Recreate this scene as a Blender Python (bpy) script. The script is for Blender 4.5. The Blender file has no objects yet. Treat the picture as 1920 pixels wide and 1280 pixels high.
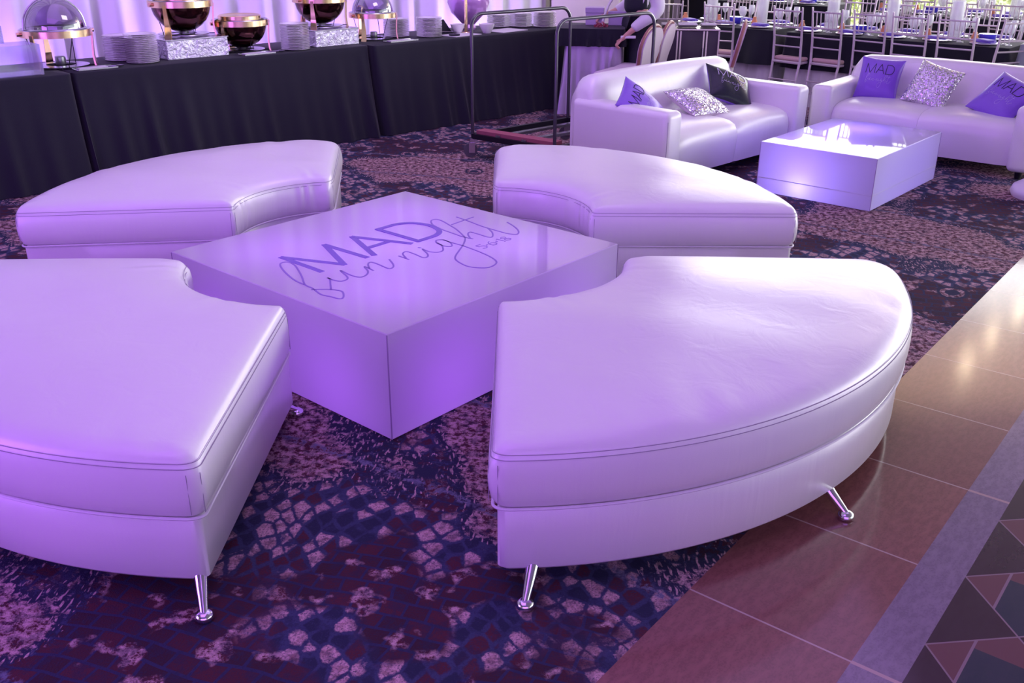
import bpy, bmesh, math, random
from mathutils import Vector, Matrix
random.seed(7)
S = bpy.context.scene
COL = S.collection
PI = math.pi
R = math.radians

# ------------------------------------------------------------------ helpers
def link(o, parent=None):
    COL.objects.link(o)
    if parent: o.parent = parent
    return o
def tag(o, label=None, cat=None, group=None, kind=None):
    if label: o['label'] = label
    if cat: o['category'] = cat
    if group: o['group'] = group
    if kind: o['kind'] = kind
    return o
def empty(name, loc, rz=0.0, label=None, cat=None, group=None):
    o = bpy.data.objects.new(name, None); link(o)
    o.empty_display_size = 0.1
    o.location = loc; o.rotation_euler = (0, 0, rz)
    return tag(o, label, cat, group)
def build(name, bm, m, parent=None, smooth=False, sharp=40, loc=None, rz=None):
    bmesh.ops.recalc_face_normals(bm, faces=bm.faces[:])
    me = bpy.data.meshes.new(name); bm.to_mesh(me); bm.free()
    for x in (m if isinstance(m, (list, tuple)) else [m]): me.materials.append(x)
    o = bpy.data.objects.new(name, me); link(o, parent)
    if smooth:
        me.polygons.foreach_set('use_smooth', [True] * len(me.polygons))
        if sharp: me.set_sharp_from_angle(angle=R(sharp))
    if loc: o.location = loc
    if rz is not None: o.rotation_euler = (0, 0, rz)
    return o
def copy_tree(o, parent=None):
    c = o.copy(); COL.objects.link(c); c.parent = parent
    for ch in [x for x in S.objects if x.parent == o]:
        copy_tree(ch, c)
    return c
def BM(): return bmesh.new()
def box(bm, x0, x1, y0, y1, z0, z1, M=None, r=0, seg=2, mi=0):
    r_ = bmesh.ops.create_cube(bm, size=1)
    vs = r_['verts']
    for v in vs:
        v.co = Vector(((x0 + x1) / 2 + v.co.x * (x1 - x0), (y0 + y1) / 2 + v.co.y * (y1 - y0), (z0 + z1) / 2 + v.co.z * (z1 - z0)))
    fs = list({f for v in vs for f in v.link_faces})
    if r > 0:
        es = list({e for v in vs for e in v.link_edges})
        out = bmesh.ops.bevel(bm, geom=es, offset=r, segments=seg, profile=0.5, affect='EDGES')
        vs = list({v for f in out['faces'] for v in f.verts} | {v for v in vs if v.is_valid})
        fs = list({f for v in vs for f in v.link_faces})
    for f in fs: f.material_index = mi
    if M is not None:
        for v in vs: v.co = M @ v.co
    return vs
def cyl(bm, p0, p1, r0, r1=None, n=12, cap=True, mi=0):
    r1 = r0 if r1 is None else r1
    p0 = Vector(p0); p1 = Vector(p1); d = (p1 - p0).normalized()
    a = d.orthogonal().normalized(); b = d.cross(a)
    A = [bm.verts.new(p0 + (a * math.cos(t) + b * math.sin(t)) * r0) for t in [2 * PI * i / n for i in range(n)]]
    B = [bm.verts.new(p1 + (a * math.cos(t) + b * math.sin(t)) * r1) for t in [2 * PI * i / n for i in range(n)]]
    for i in range(n):
        bm.faces.new((A[i], A[(i + 1) % n], B[(i + 1) % n], B[i])).material_index = mi
    if cap:
        bm.faces.new(A[::-1]).material_index = mi; bm.faces.new(B).material_index = mi
def tube(bm, pts, r, n=8, closed=False, cap=True):
    pts = [Vector(p) for p in pts]; N = len(pts); rings = []
    up = None
    for i, p in enumerate(pts):
        if closed: t = (pts[(i + 1) % N] - pts[i - 1])
        else: t = pts[min(i + 1, N - 1)] - pts[max(i - 1, 0)]
        t.normalize()
        if up is None: up = t.orthogonal().normalized()
        up = (up - t * up.dot(t))
        if up.length < 1e-6: up = t.orthogonal()
        up.normalize(); b = t.cross(up)
        rr = r[i] if isinstance(r, (list, tuple)) else r
        rings.append([bm.verts.new(p + (up * math.cos(a) + b * math.sin(a)) * rr) for a in [2 * PI * k / n for k in range(n)]])
    for i in range(N if closed else N - 1):
        A, B = rings[i], rings[(i + 1) % N]
        for k in range(n): bm.faces.new((A[k], A[(k + 1) % n], B[(k + 1) % n], B[k]))
    if cap and not closed:
        bm.faces.new(rings[0][::-1]); bm.faces.new(rings[-1])
def lathe(bm, prof, n=24, c=(0, 0, 0), a0=0, a1=2 * PI, mi=0):
    full = abs(a1 - a0 - 2 * PI) < 1e-6
    m = n if full else n + 1
    rings = []
    for r, z in prof:
        if r < 1e-6: rings.append([bm.verts.new((c[0], c[1], c[2] + z))])
        else: rings.append([bm.verts.new((c[0] + r * math.cos(a0 + (a1 - a0) * i / n), c[1] + r * math.sin(a0 + (a1 - a0) * i / n), c[2] + z)) for i in range(m)])
    for A, B in zip(rings, rings[1:]):
        for i in range(n):
            j = (i + 1) % m
            if len(A) == 1 and len(B) == 1: continue
            if len(A) == 1: f = bm.faces.new((A[0], B[i], B[j]))
            elif len(B) == 1: f = bm.faces.new((A[i], A[j], B[0]))
            else: f = bm.faces.new((A[i], A[j], B[j], B[i]))
            f.material_index = mi
def spline(pts, k=6):
    P = [Vector(p) for p in pts]; out = []
    for i in range(len(P) - 1):
        p0 = P[max(i - 1, 0)]; p1 = P[i]; p2 = P[i + 1]; p3 = P[min(i + 2, len(P) - 1)]
        for j in range(k):
            t = j / k
            out.append(0.5 * ((2 * p1) + (p2 - p0) * t + (2 * p0 - 5 * p1 + 4 * p2 - p3) * t * t + (3 * p1 - p0 - 3 * p2 + p3) * t ** 3))
    out.append(P[-1]); return out
def ribbon(bm, pts, w, f3, th=0.0015):
    """flat stroke through 2-D points, lifted to 3-D with f3(x, y, dz)"""
    P = [Vector(p) for p in pts]; N = len(P); rows = []
    for i, p in enumerate(P):
        t = (P[min(i + 1, N - 1)] - P[max(i - 1, 0)]).normalized()
        nn = Vector((-t.y, t.x)) * w / 2
        if i == 0: p = p - t * w * .3
        if i == N - 1: p = p + t * w * .3
        rows.append([bm.verts.new(f3(*(p + nn), th)), bm.verts.new(f3(*(p - nn), th)), bm.verts.new(f3(*(p - nn), 0)), bm.verts.new(f3(*(p + nn), 0))])
    for A, B in zip(rows, rows[1:]):
        for k in range(4): bm.faces.new((A[k], A[(k + 1) % 4], B[(k + 1) % 4], B[k]))
    bm.faces.new(rows[0]); bm.faces.new(rows[-1][::-1])

# ------------------------------------------------------------------ materials
def newmat(name):
    m = bpy.data.materials.new(name); m.use_nodes = True
    nt = m.node_tree; nt.nodes.clear()
    out = nt.nodes.new('ShaderNodeOutputMaterial')
    return m, nt, out
class G:
    """tiny node-graph writer"""
    def __init__(s, nt): s.nt = nt
    def n(s, t, **kw):
        x = s.nt.nodes.new(t)
        for k, v in kw.items():
            if k.startswith('i_'):
                key = k[2:].replace('_', ' ')
                sock = x.inputs[int(key)] if key.isdigit() else x.inputs[key]
                s.put(sock, v)
            else: setattr(x, k, v)
        return x
    def put(s, sock, v):
        if isinstance(v, bpy.types.NodeSocket): s.nt.links.new(v, sock)
        elif isinstance(v, bpy.types.Node): s.nt.links.new(v.outputs[0], sock)
        else: sock.default_value = v
    def math(s, op, a, b=None, c=None):
        x = s.nt.nodes.new('ShaderNodeMath'); x.operation = op
        for i, v in enumerate((a, b, c)):
            if v is not None: s.put(x.inputs[i], v)
        return x.outputs[0]
    def mix(s, f, a, b):
        x = s.nt.nodes.new('ShaderNodeMix'); x.data_type = 'RGBA'
        s.put(x.inputs[0], f); s.put(x.inputs[6], a); s.put(x.inputs[7], b)
        return x.outputs[2]
    def noise(s, vec, scale, detail=2, rough=.5, dist=0):
        return s.n('ShaderNodeTexNoise', i_Vector=vec, i_Scale=scale, i_Detail=detail, i_Roughness=rough, i_Distortion=dist).outputs[0]
    def step(s, v, e, w=.02):
        x = s.nt.nodes.new('ShaderNodeMapRange'); s.put(x.inputs[0], v)
        x.inputs[1].default_value = e - w; x.inputs[2].default_value = e + w
        return x.outputs[0]
    def map(s, vec, loc=(0, 0, 0), rot=(0, 0, 0), sc=(1, 1, 1)):
        return s.n('ShaderNodeMapping', i_Vector=vec, i_Location=loc, i_Rotation=rot, i_Scale=sc).outputs[0]
def C(r, g, b): return (r, g, b, 1)
def pmat(name, col, rough=.5, metal=0, spec=.5, coat=0, bump=0, bscale=60, var=0, sheen=0, trans=0, ior=1.45, alpha=1, emis=None, es=0, crough=.1):
    m, nt, out = newmat(name); g = G(nt)
    p = nt.nodes.new('ShaderNodeBsdfPrincipled')
    tc = nt.nodes.new('ShaderNodeTexCoord').outputs['Object']
    nz = g.noise(tc, bscale, 3)
    if var:
        c2 = C(*[max(0, c * (1 - var)) for c in col]); g.put(p.inputs['Base Color'], g.mix(g.noise(tc, bscale * .2, 3), c2, C(*col)))
    else: p.inputs['Base Color'].default_value = C(*col)
    p.inputs['Roughness'].default_value = rough; p.inputs['Metallic'].default_value = metal
    p.inputs['Specular IOR Level'].default_value = spec; p.inputs['Coat Weight'].default_value = coat
    p.inputs['Coat Roughness'].default_value = crough
    p.inputs['Sheen Weight'].default_value = sheen; p.inputs['Transmission Weight'].default_value = trans
    p.inputs['IOR'].default_value = ior; p.inputs['Alpha'].default_value = alpha
    if emis: p.inputs['Emission Color'].default_value = C(*emis); p.inputs['Emission Strength'].default_value = es
    if bump:
        b = g.n('ShaderNodeBump', i_Strength=bump, i_Distance=.01, i_Height=nz); g.put(p.inputs['Normal'], b)
    nt.links.new(p.outputs[0], out.inputs[0])
    return m
M = {}
def vinyl():
    m, nt, out = newmat('white_vinyl'); g = G(nt)
    tc = nt.nodes.new('ShaderNodeTexCoord').outputs['Object']
    p = nt.nodes.new('ShaderNodeBsdfPrincipled')
    g.put(p.inputs['Base Color'], g.mix(g.noise(tc, 3, 3), C(.80, .78, .80), C(.86, .845, .86)))
    p.inputs['Roughness'].default_value = .34; p.inputs['Specular IOR Level'].default_value = .85
    p.inputs['Coat Weight'].default_value = .5; p.inputs['Coat Roughness'].default_value = .3
    b1 = g.n('ShaderNodeBump', i_Strength=.12, i_Distance=.002, i_Height=g.noise(tc, 420, 2))
    wr = g.noise(g.map(tc, sc=(5, 5, .9)), 1.6, 3, .55, .8)
    b2 = g.n('ShaderNodeBump', i_Strength=.22, i_Distance=.012, i_Height=wr); nt.links.new(b1.outputs[0], b2.inputs['Normal'])
    g.put(p.inputs['Normal'], b2)
    nt.links.new(p.outputs[0], out.inputs[0]); return m
M['vinyl'] = vinyl()
M['stitch'] = pmat('grey_stitching', (.36, .32, .40), .6)
M['piping'] = pmat('vinyl_piping', (.74, .72, .76), .45)
M['chrome'] = pmat('chrome', (.85, .85, .9), .08, 1)
M['dark_chrome'] = pmat('dark_steel_tube', (.06, .055, .075), .28, .35, coat=.8)
M['black_metal'] = pmat('black_metal', (.02, .018, .03), .4, .5)
M['steel'] = pmat('brushed_steel', (.62, .62, .66), .22, 1)
M['brass'] = pmat('polished_brass', (.95, .70, .42), .22, 1, var=.12, bscale=8)
M['copper'] = pmat('rose_copper', (.80, .45, .36), .2, 1)
M['dark_pan'] = pmat('dark_copper_bowl', (.10, .045, .04), .14, 1)
M['china'] = pmat('white_china', (.88, .85, .86), .18, coat=.4)
M['black_cloth'] = pmat('black_tablecloth', (.012, .012, .022), .75, sheen=.15, bump=.15, bscale=300, spec=.25)
M['white_cloth'] = pmat('white_tablecloth', (.75, .73, .76), .8, bump=.2, bscale=200)
M['green_cloth'] = pmat('grey_satin_runner', (.30, .36, .36), .4, sheen=.3)
M['silver_cloth'] = pmat('silver_satin', (.48, .44, .52), .33, .35, bump=.3, bscale=9)
M['acrylic'] = None
M['red_pad'] = pmat('red_carpet_pad', (.36, .10, .14), .9, bump=.4, bscale=200)
M['rubber'] = pmat('grey_rubber', (.09, .085, .10), .6)
M['purple_satin'] = pmat('purple_satin', (.22, .09, .60), .33, sheen=.3, bump=.15, bscale=14, spec=.6)
M['black_satin'] = pmat('black_satin', (.012, .012, .03), .25, bump=.3, bscale=14, spec=.6)
M['print_black'] = pmat('black_print', (.015, .01, .03), .5)
M['print_silver'] = pmat('silver_print', (.62, .52, .85), .35, .3)
M['purple_vinyl_print'] = pmat('purple_vinyl_decal', (.20, .07, .62), .25)
M['lilac_vinyl_print'] = pmat('lilac_vinyl_decal', (.26, .13, .58), .3)
M['chair_silver'] = pmat('silver_lacquered_wood', (.72, .64, .68), .35, .3)
M['chair_gold'] = pmat('champagne_wood', (.70, .62, .48), .4, .2)
M['seat_pad'] = pmat('blush_seat_pad', (.70, .48, .46), .8)
M['lilac_fabric'] = pmat('pale_chair_fabric', (.66, .55, .66), .8, bump=.2, bscale=150)
M['chair_wood'] = pmat('reddish_chair_wood', (.32, .13, .12), .4)
M['napkin'] = pmat('purple_napkin', (.17, .10, .55), .6, sheen=.3)
M['orange'] = pmat('orange_favour', (.85, .34, .16), .5, var=.3)
M['blue_glass'] = pmat('blue_glass', (.08, .06, .75), .1, coat=1)
M['paper'] = pmat('white_paper', (.80, .78, .80), .7)
M['lilac_card'] = pmat('lilac_card', (.48, .38, .60), .6)
M['red_flower'] = pmat('dried_red_petals', (.45, .06, .12), .8, var=.5, bscale=90)
M['wall'] = pmat('cream_plaster', (.66, .62, .56), .85)
M['ceil'] = pmat('ceiling_plaster', (.42, .40, .44), .9)
M['frame'] = pmat('grey_mullion', (.16, .13, .16), .5)
M['leaf'] = pmat('hedge_leaves', (.55, .62, .16), .7, var=.5, bscale=6)
M['lawn'] = pmat('lawn', (.42, .46, .16), .9, var=.3, bscale=9)
M['skin'] = pmat('skin', (.62, .34, .27), .5)
M['shirt'] = pmat('white_shirt', (.72, .68, .76), .8, bump=.4, bscale=14)
M['vest'] = pmat('black_vest', (.012, .014, .025), .7)
M['hair'] = pmat('dark_hair', (.03, .02, .015), .6)
M['black_panel'] = pmat('dark_plum_panel', (.035, .02, .045), .35, coat=.3)
M['trim'] = pmat('champagne_trim', (.75, .70, .62), .25, .8)
M['seam'] = pmat('lilac_grey_seam', (.42, .32, .5), .5)  # lilac grey colour of the seam strips at the table corners
M['butter'] = pmat('burner_can', (.55, .58, .58), .3, .9)
def thin_glass(name, tint, a=.12, rough=.03):
    m, nt, out = newmat(name); g = G(nt)
    tr = g.n('ShaderNodeBsdfTransparent', i_Color=C(*tint)); gl = g.n('ShaderNodeBsdfGlossy', i_Roughness=rough)
    fr = g.n('ShaderNodeLayerWeight', i_Blend=.35)
    f = g.math('MULTIPLY_ADD', fr.outputs['Facing'], .5, a)
    mx = nt.nodes.new('ShaderNodeMixShader'); g.put(mx.inputs[0], f); nt.links.new(tr.outputs[0], mx.inputs[1]); nt.links.new(gl.outputs[0], mx.inputs[2])
    nt.links.new(mx.outputs[0], out.inputs[0]); return m
M['acrylic'] = thin_glass('clear_acrylic', (.86, .84, .95), .16, .08)
M['glass'] = thin_glass('window_glass', (.97, .98, .98), .03)
M['wine'] = pmat('crystal_glass', (.92, .94, .95), .12, alpha=.42, spec=1, coat=.5)  # white body colour stands in for bright window glare on the glass
M['dome'] = thin_glass('smoked_dome', (.48, .40, .58), .22, .06)
def led(name, sharp):
    m, nt, out = newmat(name); g = G(nt)
    tc = nt.nodes.new('ShaderNodeTexCoord').outputs['Object']
    d = g.n('ShaderNodeBsdfDiffuse', i_Color=C(.78, .76, .80)); t = g.n('ShaderNodeBsdfTranslucent', i_Color=C(.85, .85, .88))
    mx = g.n('ShaderNodeMixShader', i_0=.5); nt.links.new(d.outputs[0], mx.inputs[1]); nt.links.new(t.outputs[0], mx.inputs[2])
    gl = g.n('ShaderNodeBsdfGlossy', i_Roughness=sharp)
    fr = g.n('ShaderNodeFresnel', i_IOR=1.5)
    m2 = nt.nodes.new('ShaderNodeMixShader'); g.put(m2.inputs[0], fr.outputs[0]); nt.links.new(mx.outputs[0], m2.inputs[1]); nt.links.new(gl.outputs[0], m2.inputs[2])
    nt.links.new(m2.outputs[0], out.inputs[0]); return m
M['led_top'] = led('frosted_acrylic_gloss_top', .03)
M['led_side'] = led('frosted_acrylic_side', .3)
def sequin():
    m, nt, out = newmat('silver_sequins'); g = G(nt)
    tc = nt.nodes.new('ShaderNodeTexCoord').outputs['Object']
    v = g.n('ShaderNodeTexVoronoi', i_Vector=tc, i_Scale=130); 
    p = nt.nodes.new('ShaderNodeBsdfPrincipled'); p.inputs['Metallic'].default_value = .9; p.inputs['Roughness'].default_value = .22
    g.put(p.inputs['Base Color'], g.mix(v.outputs['Color'], C(.55, .48, .62), C(.9, .86, .95)))
    sb = g.n('ShaderNodeVectorMath', operation='SUBTRACT'); nt.links.new(v.outputs['Color'], sb.inputs[0]); sb.inputs[1].default_value = (.5, .5, .5)
    sc = g.n('ShaderNodeVectorMath', operation='SCALE'); nt.links.new(sb.outputs[0], sc.inputs[0]); sc.inputs['Scale'].default_value = 1.0
    ge = nt.nodes.new('ShaderNodeNewGeometry')
    ad = g.n('ShaderNodeVectorMath', operation='ADD'); nt.links.new(ge.outputs['Normal'], ad.inputs[0]); nt.links.new(sc.outputs[0], ad.inputs[1])
    no = g.n('ShaderNodeVectorMath', operation='NORMALIZE'); nt.links.new(ad.outputs[0], no.inputs[0])
    nt.links.new(no.outputs[0], p.inputs['Normal']); nt.links.new(p.outputs[0], out.inputs[0]); return m
M['sequin'] = sequin()
def crinkle():
    m, nt, out = newmat('crinkled_foil'); g = G(nt)
    tc = nt.nodes.new('ShaderNodeTexCoord').outputs['Object']
    v = g.n('ShaderNodeTexVoronoi', i_Vector=tc, i_Scale=9, feature='F1')
    p = nt.nodes.new('ShaderNodeBsdfPrincipled'); p.inputs['Metallic'].default_value = .55; p.inputs['Roughness'].default_value = .3
    p.inputs['Base Color'].default_value = C(.80, .78, .9)
    b = g.n('ShaderNodeBump', i_Strength=.7, i_Distance=.03, i_Height=g.noise(tc, 16, 4, .6, 1.5)); g.put(p.inputs['Normal'], b)
    nt.links.new(p.outputs[0], out.inputs[0]); return m
M['foil'] = crinkle()
def drape():
    m, nt, out = newmat('white_drape'); g = G(nt)
    tc = nt.nodes.new('ShaderNodeTexCoord').outputs['Object']
    d = g.n('ShaderNodeBsdfDiffuse', i_Color=C(.84, .83, .86)); t = g.n('ShaderNodeBsdfTranslucent', i_Color=C(.5, .5, .52))
    mx = g.n('ShaderNodeMixShader', i_0=.2); nt.links.new(d.outputs[0], mx.inputs[1]); nt.links.new(t.outputs[0], mx.inputs[2])
    nt.links.new(mx.outputs[0], out.inputs[0]); return m
M['drape'] = drape()

def carpet():
    m, nt, out = newmat('patterned_carpet'); g = G(nt)
    tc = nt.nodes.new('ShaderNodeTexCoord').outputs['Object']
    w = g.n('ShaderNodeTexNoise', i_Vector=tc, i_Scale=2.2, i_Detail=2)
    wm = g.n('ShaderNodeVectorMath', operation='SCALE'); nt.links.new(w.outputs['Color'], wm.inputs[0]); wm.inputs['Scale'].default_value = .12
    wa = g.n('ShaderNodeVectorMath', operation='ADD'); nt.links.new(tc, wa.inputs[0]); nt.links.new(wm.outputs[0], wa.inputs[1]); P = wa.outputs[0]
    sp = g.n('ShaderNodeSeparateXYZ', i_0=tc)
    fine = g.noise(tc, 170, 2, .7); mid = g.noise(tc, 34, 4, .7); big = g.noise(P, .95, 2, .5)
    mauve, maroon, navy, blue, slate = C(.58, .38, .38), C(.088, .024, .034), C(.026, .030, .062), C(.050, .058, .12), C(.17, .17, .25)
    # speckled distressed field
    sa = g.step(g.math('ADD', g.math('MULTIPLY', mid, .75), g.math('MULTIPLY', fine, .25)), .50, .05)
    A = g.mix(sa, maroon, mauve)
    # mosaic of broken quads
    vr = g.map(P, rot=(0, 0, R(51)), sc=(21, 15, 1))
    v = g.n('ShaderNodeTexVoronoi', i_Vector=vr, i_Scale=1, i_Randomness=.55, feature='DISTANCE_TO_EDGE')
    vc = g.n('ShaderNodeTexVoronoi', i_Vector=vr, i_Scale=1, i_Randomness=.55)
    hs = g.n('ShaderNodeSeparateColor', i_0=vc.outputs['Color'])
    cell = g.mix(g.step(hs.outputs[0], .45, .01), g.mix(g.step(hs.outputs[1], .55, .01), navy, maroon), g.mix(g.step(mid, .47, .07), g.mix(.5, maroon, mauve), mauve))
    cell = g.mix(g.step(g.math('ADD', g.math('MULTIPLY', fine, .6), g.math('MULTIPLY', mid, .4)), .60, .06), cell, blue)
    wear = g.noise(tc, 13, 4, .7)
    ed = g.step(g.math('SUBTRACT', g.math('ADD', v.outputs['Distance'], g.math('MULTIPLY', g.math('SUBTRACT', mid, .5), .35)), g.math('MULTIPLY', g.math('SUBTRACT', wear, .45), .35)), .10, .05)
    B = g.mix(ed, blue, cell)
    # lattice of dark red lozenges
    lr = g.map(P, rot=(0, 0, R(18)), sc=(14, 14, 1))
    br = g.n('ShaderNodeTexBrick', i_Vector=lr, i_Color1=maroon, i_Color2=C(.045, .02, .03), i_Mortar=C(.035, .036, .085), i_Scale=1, offset=.35)
    br.inputs['Mortar Size'].default_value = .07; br.inputs['Brick Width'].default_value = 1.1; br.inputs['Row Height'].default_value = .8
    D = g.mix(g.step(g.noise(tc, 9, 2), .60, .03), br.outputs[0], A)
    # short stroke dashes
    dr = g.map(P, rot=(0, 0, R(-58)), sc=(95, 26, 1))
    ds = g.step(g.noise(dr, 1, 1, .4), .62, .03)
    E_ = g.mix(ds, g.mix(g.step(mid, .56, .04), navy, blue), mauve)
    # scroll rosettes
    rv = g.n('ShaderNodeTexVoronoi', i_Vector=g.map(P, sc=(1.9, 1.9, 1)), i_Scale=1, i_Randomness=.8)
    ring = g.math('SINE', g.math('MULTIPLY', rv.outputs['Distance'], 70))
    Rz = g.mix(g.step(g.math('ADD', ring, g.math('MULTIPLY', mid, 1.6)), .9, .15), navy, g.mix(sa, maroon, mauve))
    inr = g.step(rv.outputs['Distance'], .17, .015)
    # zones swept along wide arcs
    dx = g.math('SUBTRACT', sp.outputs[0], -3.5); dy = g.math('SUBTRACT', sp.outputs[1], -2.0)
    rad = g.math('SQRT', g.math('ADD', g.math('MULTIPLY', dx, dx), g.math('MULTIPLY', dy, dy)))
    arc = g.math('SINE', g.math('MULTIPLY', rad, 3.4))
    z = g.math('ADD', g.math('MULTIPLY', big, 1.1), g.math('MULTIPLY', arc, .10))
    z = g.math('ADD', z, g.math('MULTIPLY', g.math('SUBTRACT', mid, .5), .12))
    z2 = g.noise(P, 1.7, 2, .5)
    c = g.mix(g.step(z2, .5, .015), B, D)
    c = g.mix(g.step(z, .60, .012), c, A)
    c = g.mix(g.math('SUBTRACT', 1, g.step(g.math('ABSOLUTE', g.math('SUBTRACT', z, .585)), .013, .004)), c, E_)
    c = g.mix(g.math('MULTIPLY', g.math('SUBTRACT', 1, inr), g.step(z2, .46, .02)), c, Rz)
    # pale arc outlines
    a2 = g.step(g.math('ABSOLUTE', g.math('SUBTRACT', arc, .55)), .05, .02)
    c = g.mix(g.math('MULTIPLY', g.math('SUBTRACT', 1, a2), g.step(mid, .5, .05)), c, slate)
    c = g.mix(g.math('MULTIPLY', g.step(g.noise(tc, 21, 5, .75), .54, .05), .55), c, navy)
    c = g.mix(g.math('MULTIPLY', g.step(fine, .58, .08), .5), c, navy)
    p = nt.nodes.new('ShaderNodeBsdfPrincipled'); g.put(p.inputs['Base Color'], c)
    p.inputs['Roughness'].default_value = .95; p.inputs['Specular IOR Level'].default_value = .15
    b = g.n('ShaderNodeBump', i_Strength=.6, i_Distance=.004, i_Height=fine); g.put(p.inputs['Normal'], b)
    nt.links.new(p.outputs[0], out.inputs[0]); return m
M['carpet'] = carpet()
TD = R(51.3)       # direction of the stone border
def stone(name, base, dark, grout=None, sw=0, mosaic=False):
    m, nt, out = newmat(name); g = G(nt)
    tc = nt.nodes.new('ShaderNodeTexCoord').outputs['Object']     # x = along border, y = across
    n1 = g.noise(g.map(tc, sc=(1, 3, 1)), 5, 6, .65, .6); n2 = g.noise(tc, 60, 3, .6)
    f = g.math('ADD', g.math('MULTIPLY', n1, .7), g.math('MULTIPLY', n2, .3))
    sp = g.n('ShaderNodeSeparateXYZ', i_0=tc)
    if mosaic:
        k = 1 / .36
        a = g.math('SUBTRACT', g.math('MULTIPLY', g.math('ADD', sp.outputs[0], sp.outputs[1]), k), .225); b_ = g.math('SUBTRACT', g.math('MULTIPLY', g.math('SUBTRACT', sp.outputs[0], sp.outputs[1]), k), .02)
        ia = g.math('FLOOR', a); ib = g.math('FLOOR', b_)
        par = g.math('MODULO', g.math('ABSOLUTE', g.math('ADD', ia, ib)), 2)
        fa = g.math('FRACT', a); fb = g.math('FRACT', b_)
        def edge(q, w): return g.math('LESS_THAN', g.math('MINIMUM', q, g.math('SUBTRACT', 1, q)), w)
        gr = g.math('MAXIMUM', edge(fa, .010), edge(fb, .010))
        sub = g.math('GREATER_THAN', g.math('SUBTRACT', fb, fa), -.45)
        sub2 = g.math('GREATER_THAN', g.math('ADD', fa, fb), 1.35)
        blue = C(.022, .032, .05); plum = C(.035, .010, .022); red = C(.15, .06, .065)
        alt = g.mix(sub, red, blue); alt = g.mix(g.math('MULTIPLY', sub, sub2), alt, red)
        col = g.mix(par, plum, alt)
        gd = g.math('MULTIPLY', par, g.math('LESS_THAN', g.math('ABSOLUTE', g.math('ADD', g.math('SUBTRACT', fb, fa), .45)), .02))
        gr = g.math('MAXIMUM', gr, gd)
        col = g.mix(g.math('MULTIPLY', f, .25), col, C(.14, .09, .12)); col = g.mix(gr, col, C(.26, .18, .2))
    else:
        col = g.mix(g.step(f, .5, .22), C(*dark), C(*base))
        n3 = g.noise(tc, 130, 3, .7); n4 = g.noise(g.map(tc, sc=(1, 2.5, 1)), 22, 4, .6)
        col = g.mix(g.math('MULTIPLY', g.step(g.math('ADD', g.math('MULTIPLY', n3, .6), g.math("MULTIPLY", n4, .4)), .53, .03), .85), col, C(dark[0] * .45, dark[1] * .45, dark[2] * .5))
        col = g.mix(g.math('MULTIPLY', g.step(n4, .42, .1), .35), C(base[0] * 1.15, base[1] * 1.15, base[2] * 1.1), col)
        if sw:
            q = g.math('FRACT', g.math('DIVIDE', g.math('SUBTRACT', sp.outputs[0], 2.02), sw))
            e = g.math('LESS_THAN', g.math('MINIMUM', q, g.math('SUBTRACT', 1, q)), .0060)
            tn = g.n('ShaderNodeTexWhiteNoise', noise_dimensions='1D'); g.put(tn.inputs['W'], g.math('FLOOR', g.math('DIVIDE', g.math('SUBTRACT', sp.outputs[0], 2.02), sw)))
            col = g.mix(g.math('MULTIPLY', tn.outputs[0], .25), col, C(*dark))
            col = g.mix(e, col, C(.46, .34, .30))
    p = nt.nodes.new('ShaderNodeBsdfPrincipled'); g.put(p.inputs['Base Color'], col)
    g.put(p.inputs['Roughness'], g.math('MULTIPLY_ADD', n1, .10, .07)); p.inputs['Specular IOR Level'].default_value = .6
    nt.links.new(p.outputs[0], out.inputs[0]); return m
M['tile'] = stone('red_marble_tile', (.25, .11, .095), (.13, .05, .048), sw=.515)
M['strip'] = stone('grey_marble_strip', (.24, .19, .25), (.12, .09, .13), sw=1.03)
M['mosaic'] = stone('marble_mosaic', (.2, .1, .1), (.1, .05, .05), mosaic=True)

# ------------------------------------------------------------------ camera
cam = bpy.data.cameras.new('camera'); co = bpy.data.objects.new('camera', cam); link(co)
pt, rl = R(23.459), R(.2)
f_ = Vector((0, math.cos(pt), -math.sin(pt))); u_ = Vector((0, math.sin(pt), math.cos(pt))); x_ = Vector((1, 0, 0))
xr = x_ * math.cos(rl) + u_ * math.sin(rl); ur = -x_ * math.sin(rl) + u_ * math.cos(rl)
co.matrix_world = Matrix(((xr.x, ur.x, -f_.x, 0), (xr.y, ur.y, -f_.y, 0), (xr.z, ur.z, -f_.z, 1.7), (0, 0, 0, 1)))
cam.sensor_width = 36; cam.lens = 36 * 1805.4 / 1920; cam.clip_end = 200
S.camera = co

# ------------------------------------------------------------------ room shell
def struct(name, bm, m, **kw):
    o = build(name, bm, m, **kw); o['kind'] = 'structure'; return o
du = Vector((math.cos(TD), math.sin(TD))); dn = Vector((math.sin(TD), -math.cos(TD)))
def strip_poly(s0, s1, n0, n1, z):
    bm = BM(); vs = [bm.verts.new((s, -n, z)) for s, n in ((s0, n0), (s1, n0), (s1, n1), (s0, n1))]; bm.faces.new(vs)
    return bm
# floor border pieces live in a frame turned to the border direction (local x = along, local -y = outward)
bm = BM()
cpts = []
for s, n in ((-8, -.98), (22, -.98)):
    p = du * s + dn * n; cpts.append(p)
vs = [bm.verts.new((cpts[0].x, cpts[0].y, 0)), bm.verts.new((cpts[1].x, cpts[1].y, 0)), bm.verts.new((-9, 17, 0)), bm.verts.new((-9, -6, 0))]
bm.faces.new(vs)
struct('floor', bm, M['carpet'])
for nm, n0, n1, mt in (('floor_tile_border', -.98, -.522, 'tile'), ('floor_stone_strip', -.522, -.397, 'strip'), ('floor_mosaic', -.397, 12, 'mosaic')):
    o = struct(nm, strip_poly(-8, 22, n0, n1, 0.0), M[mt]); o.rotation_euler = (0, 0, TD)
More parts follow.
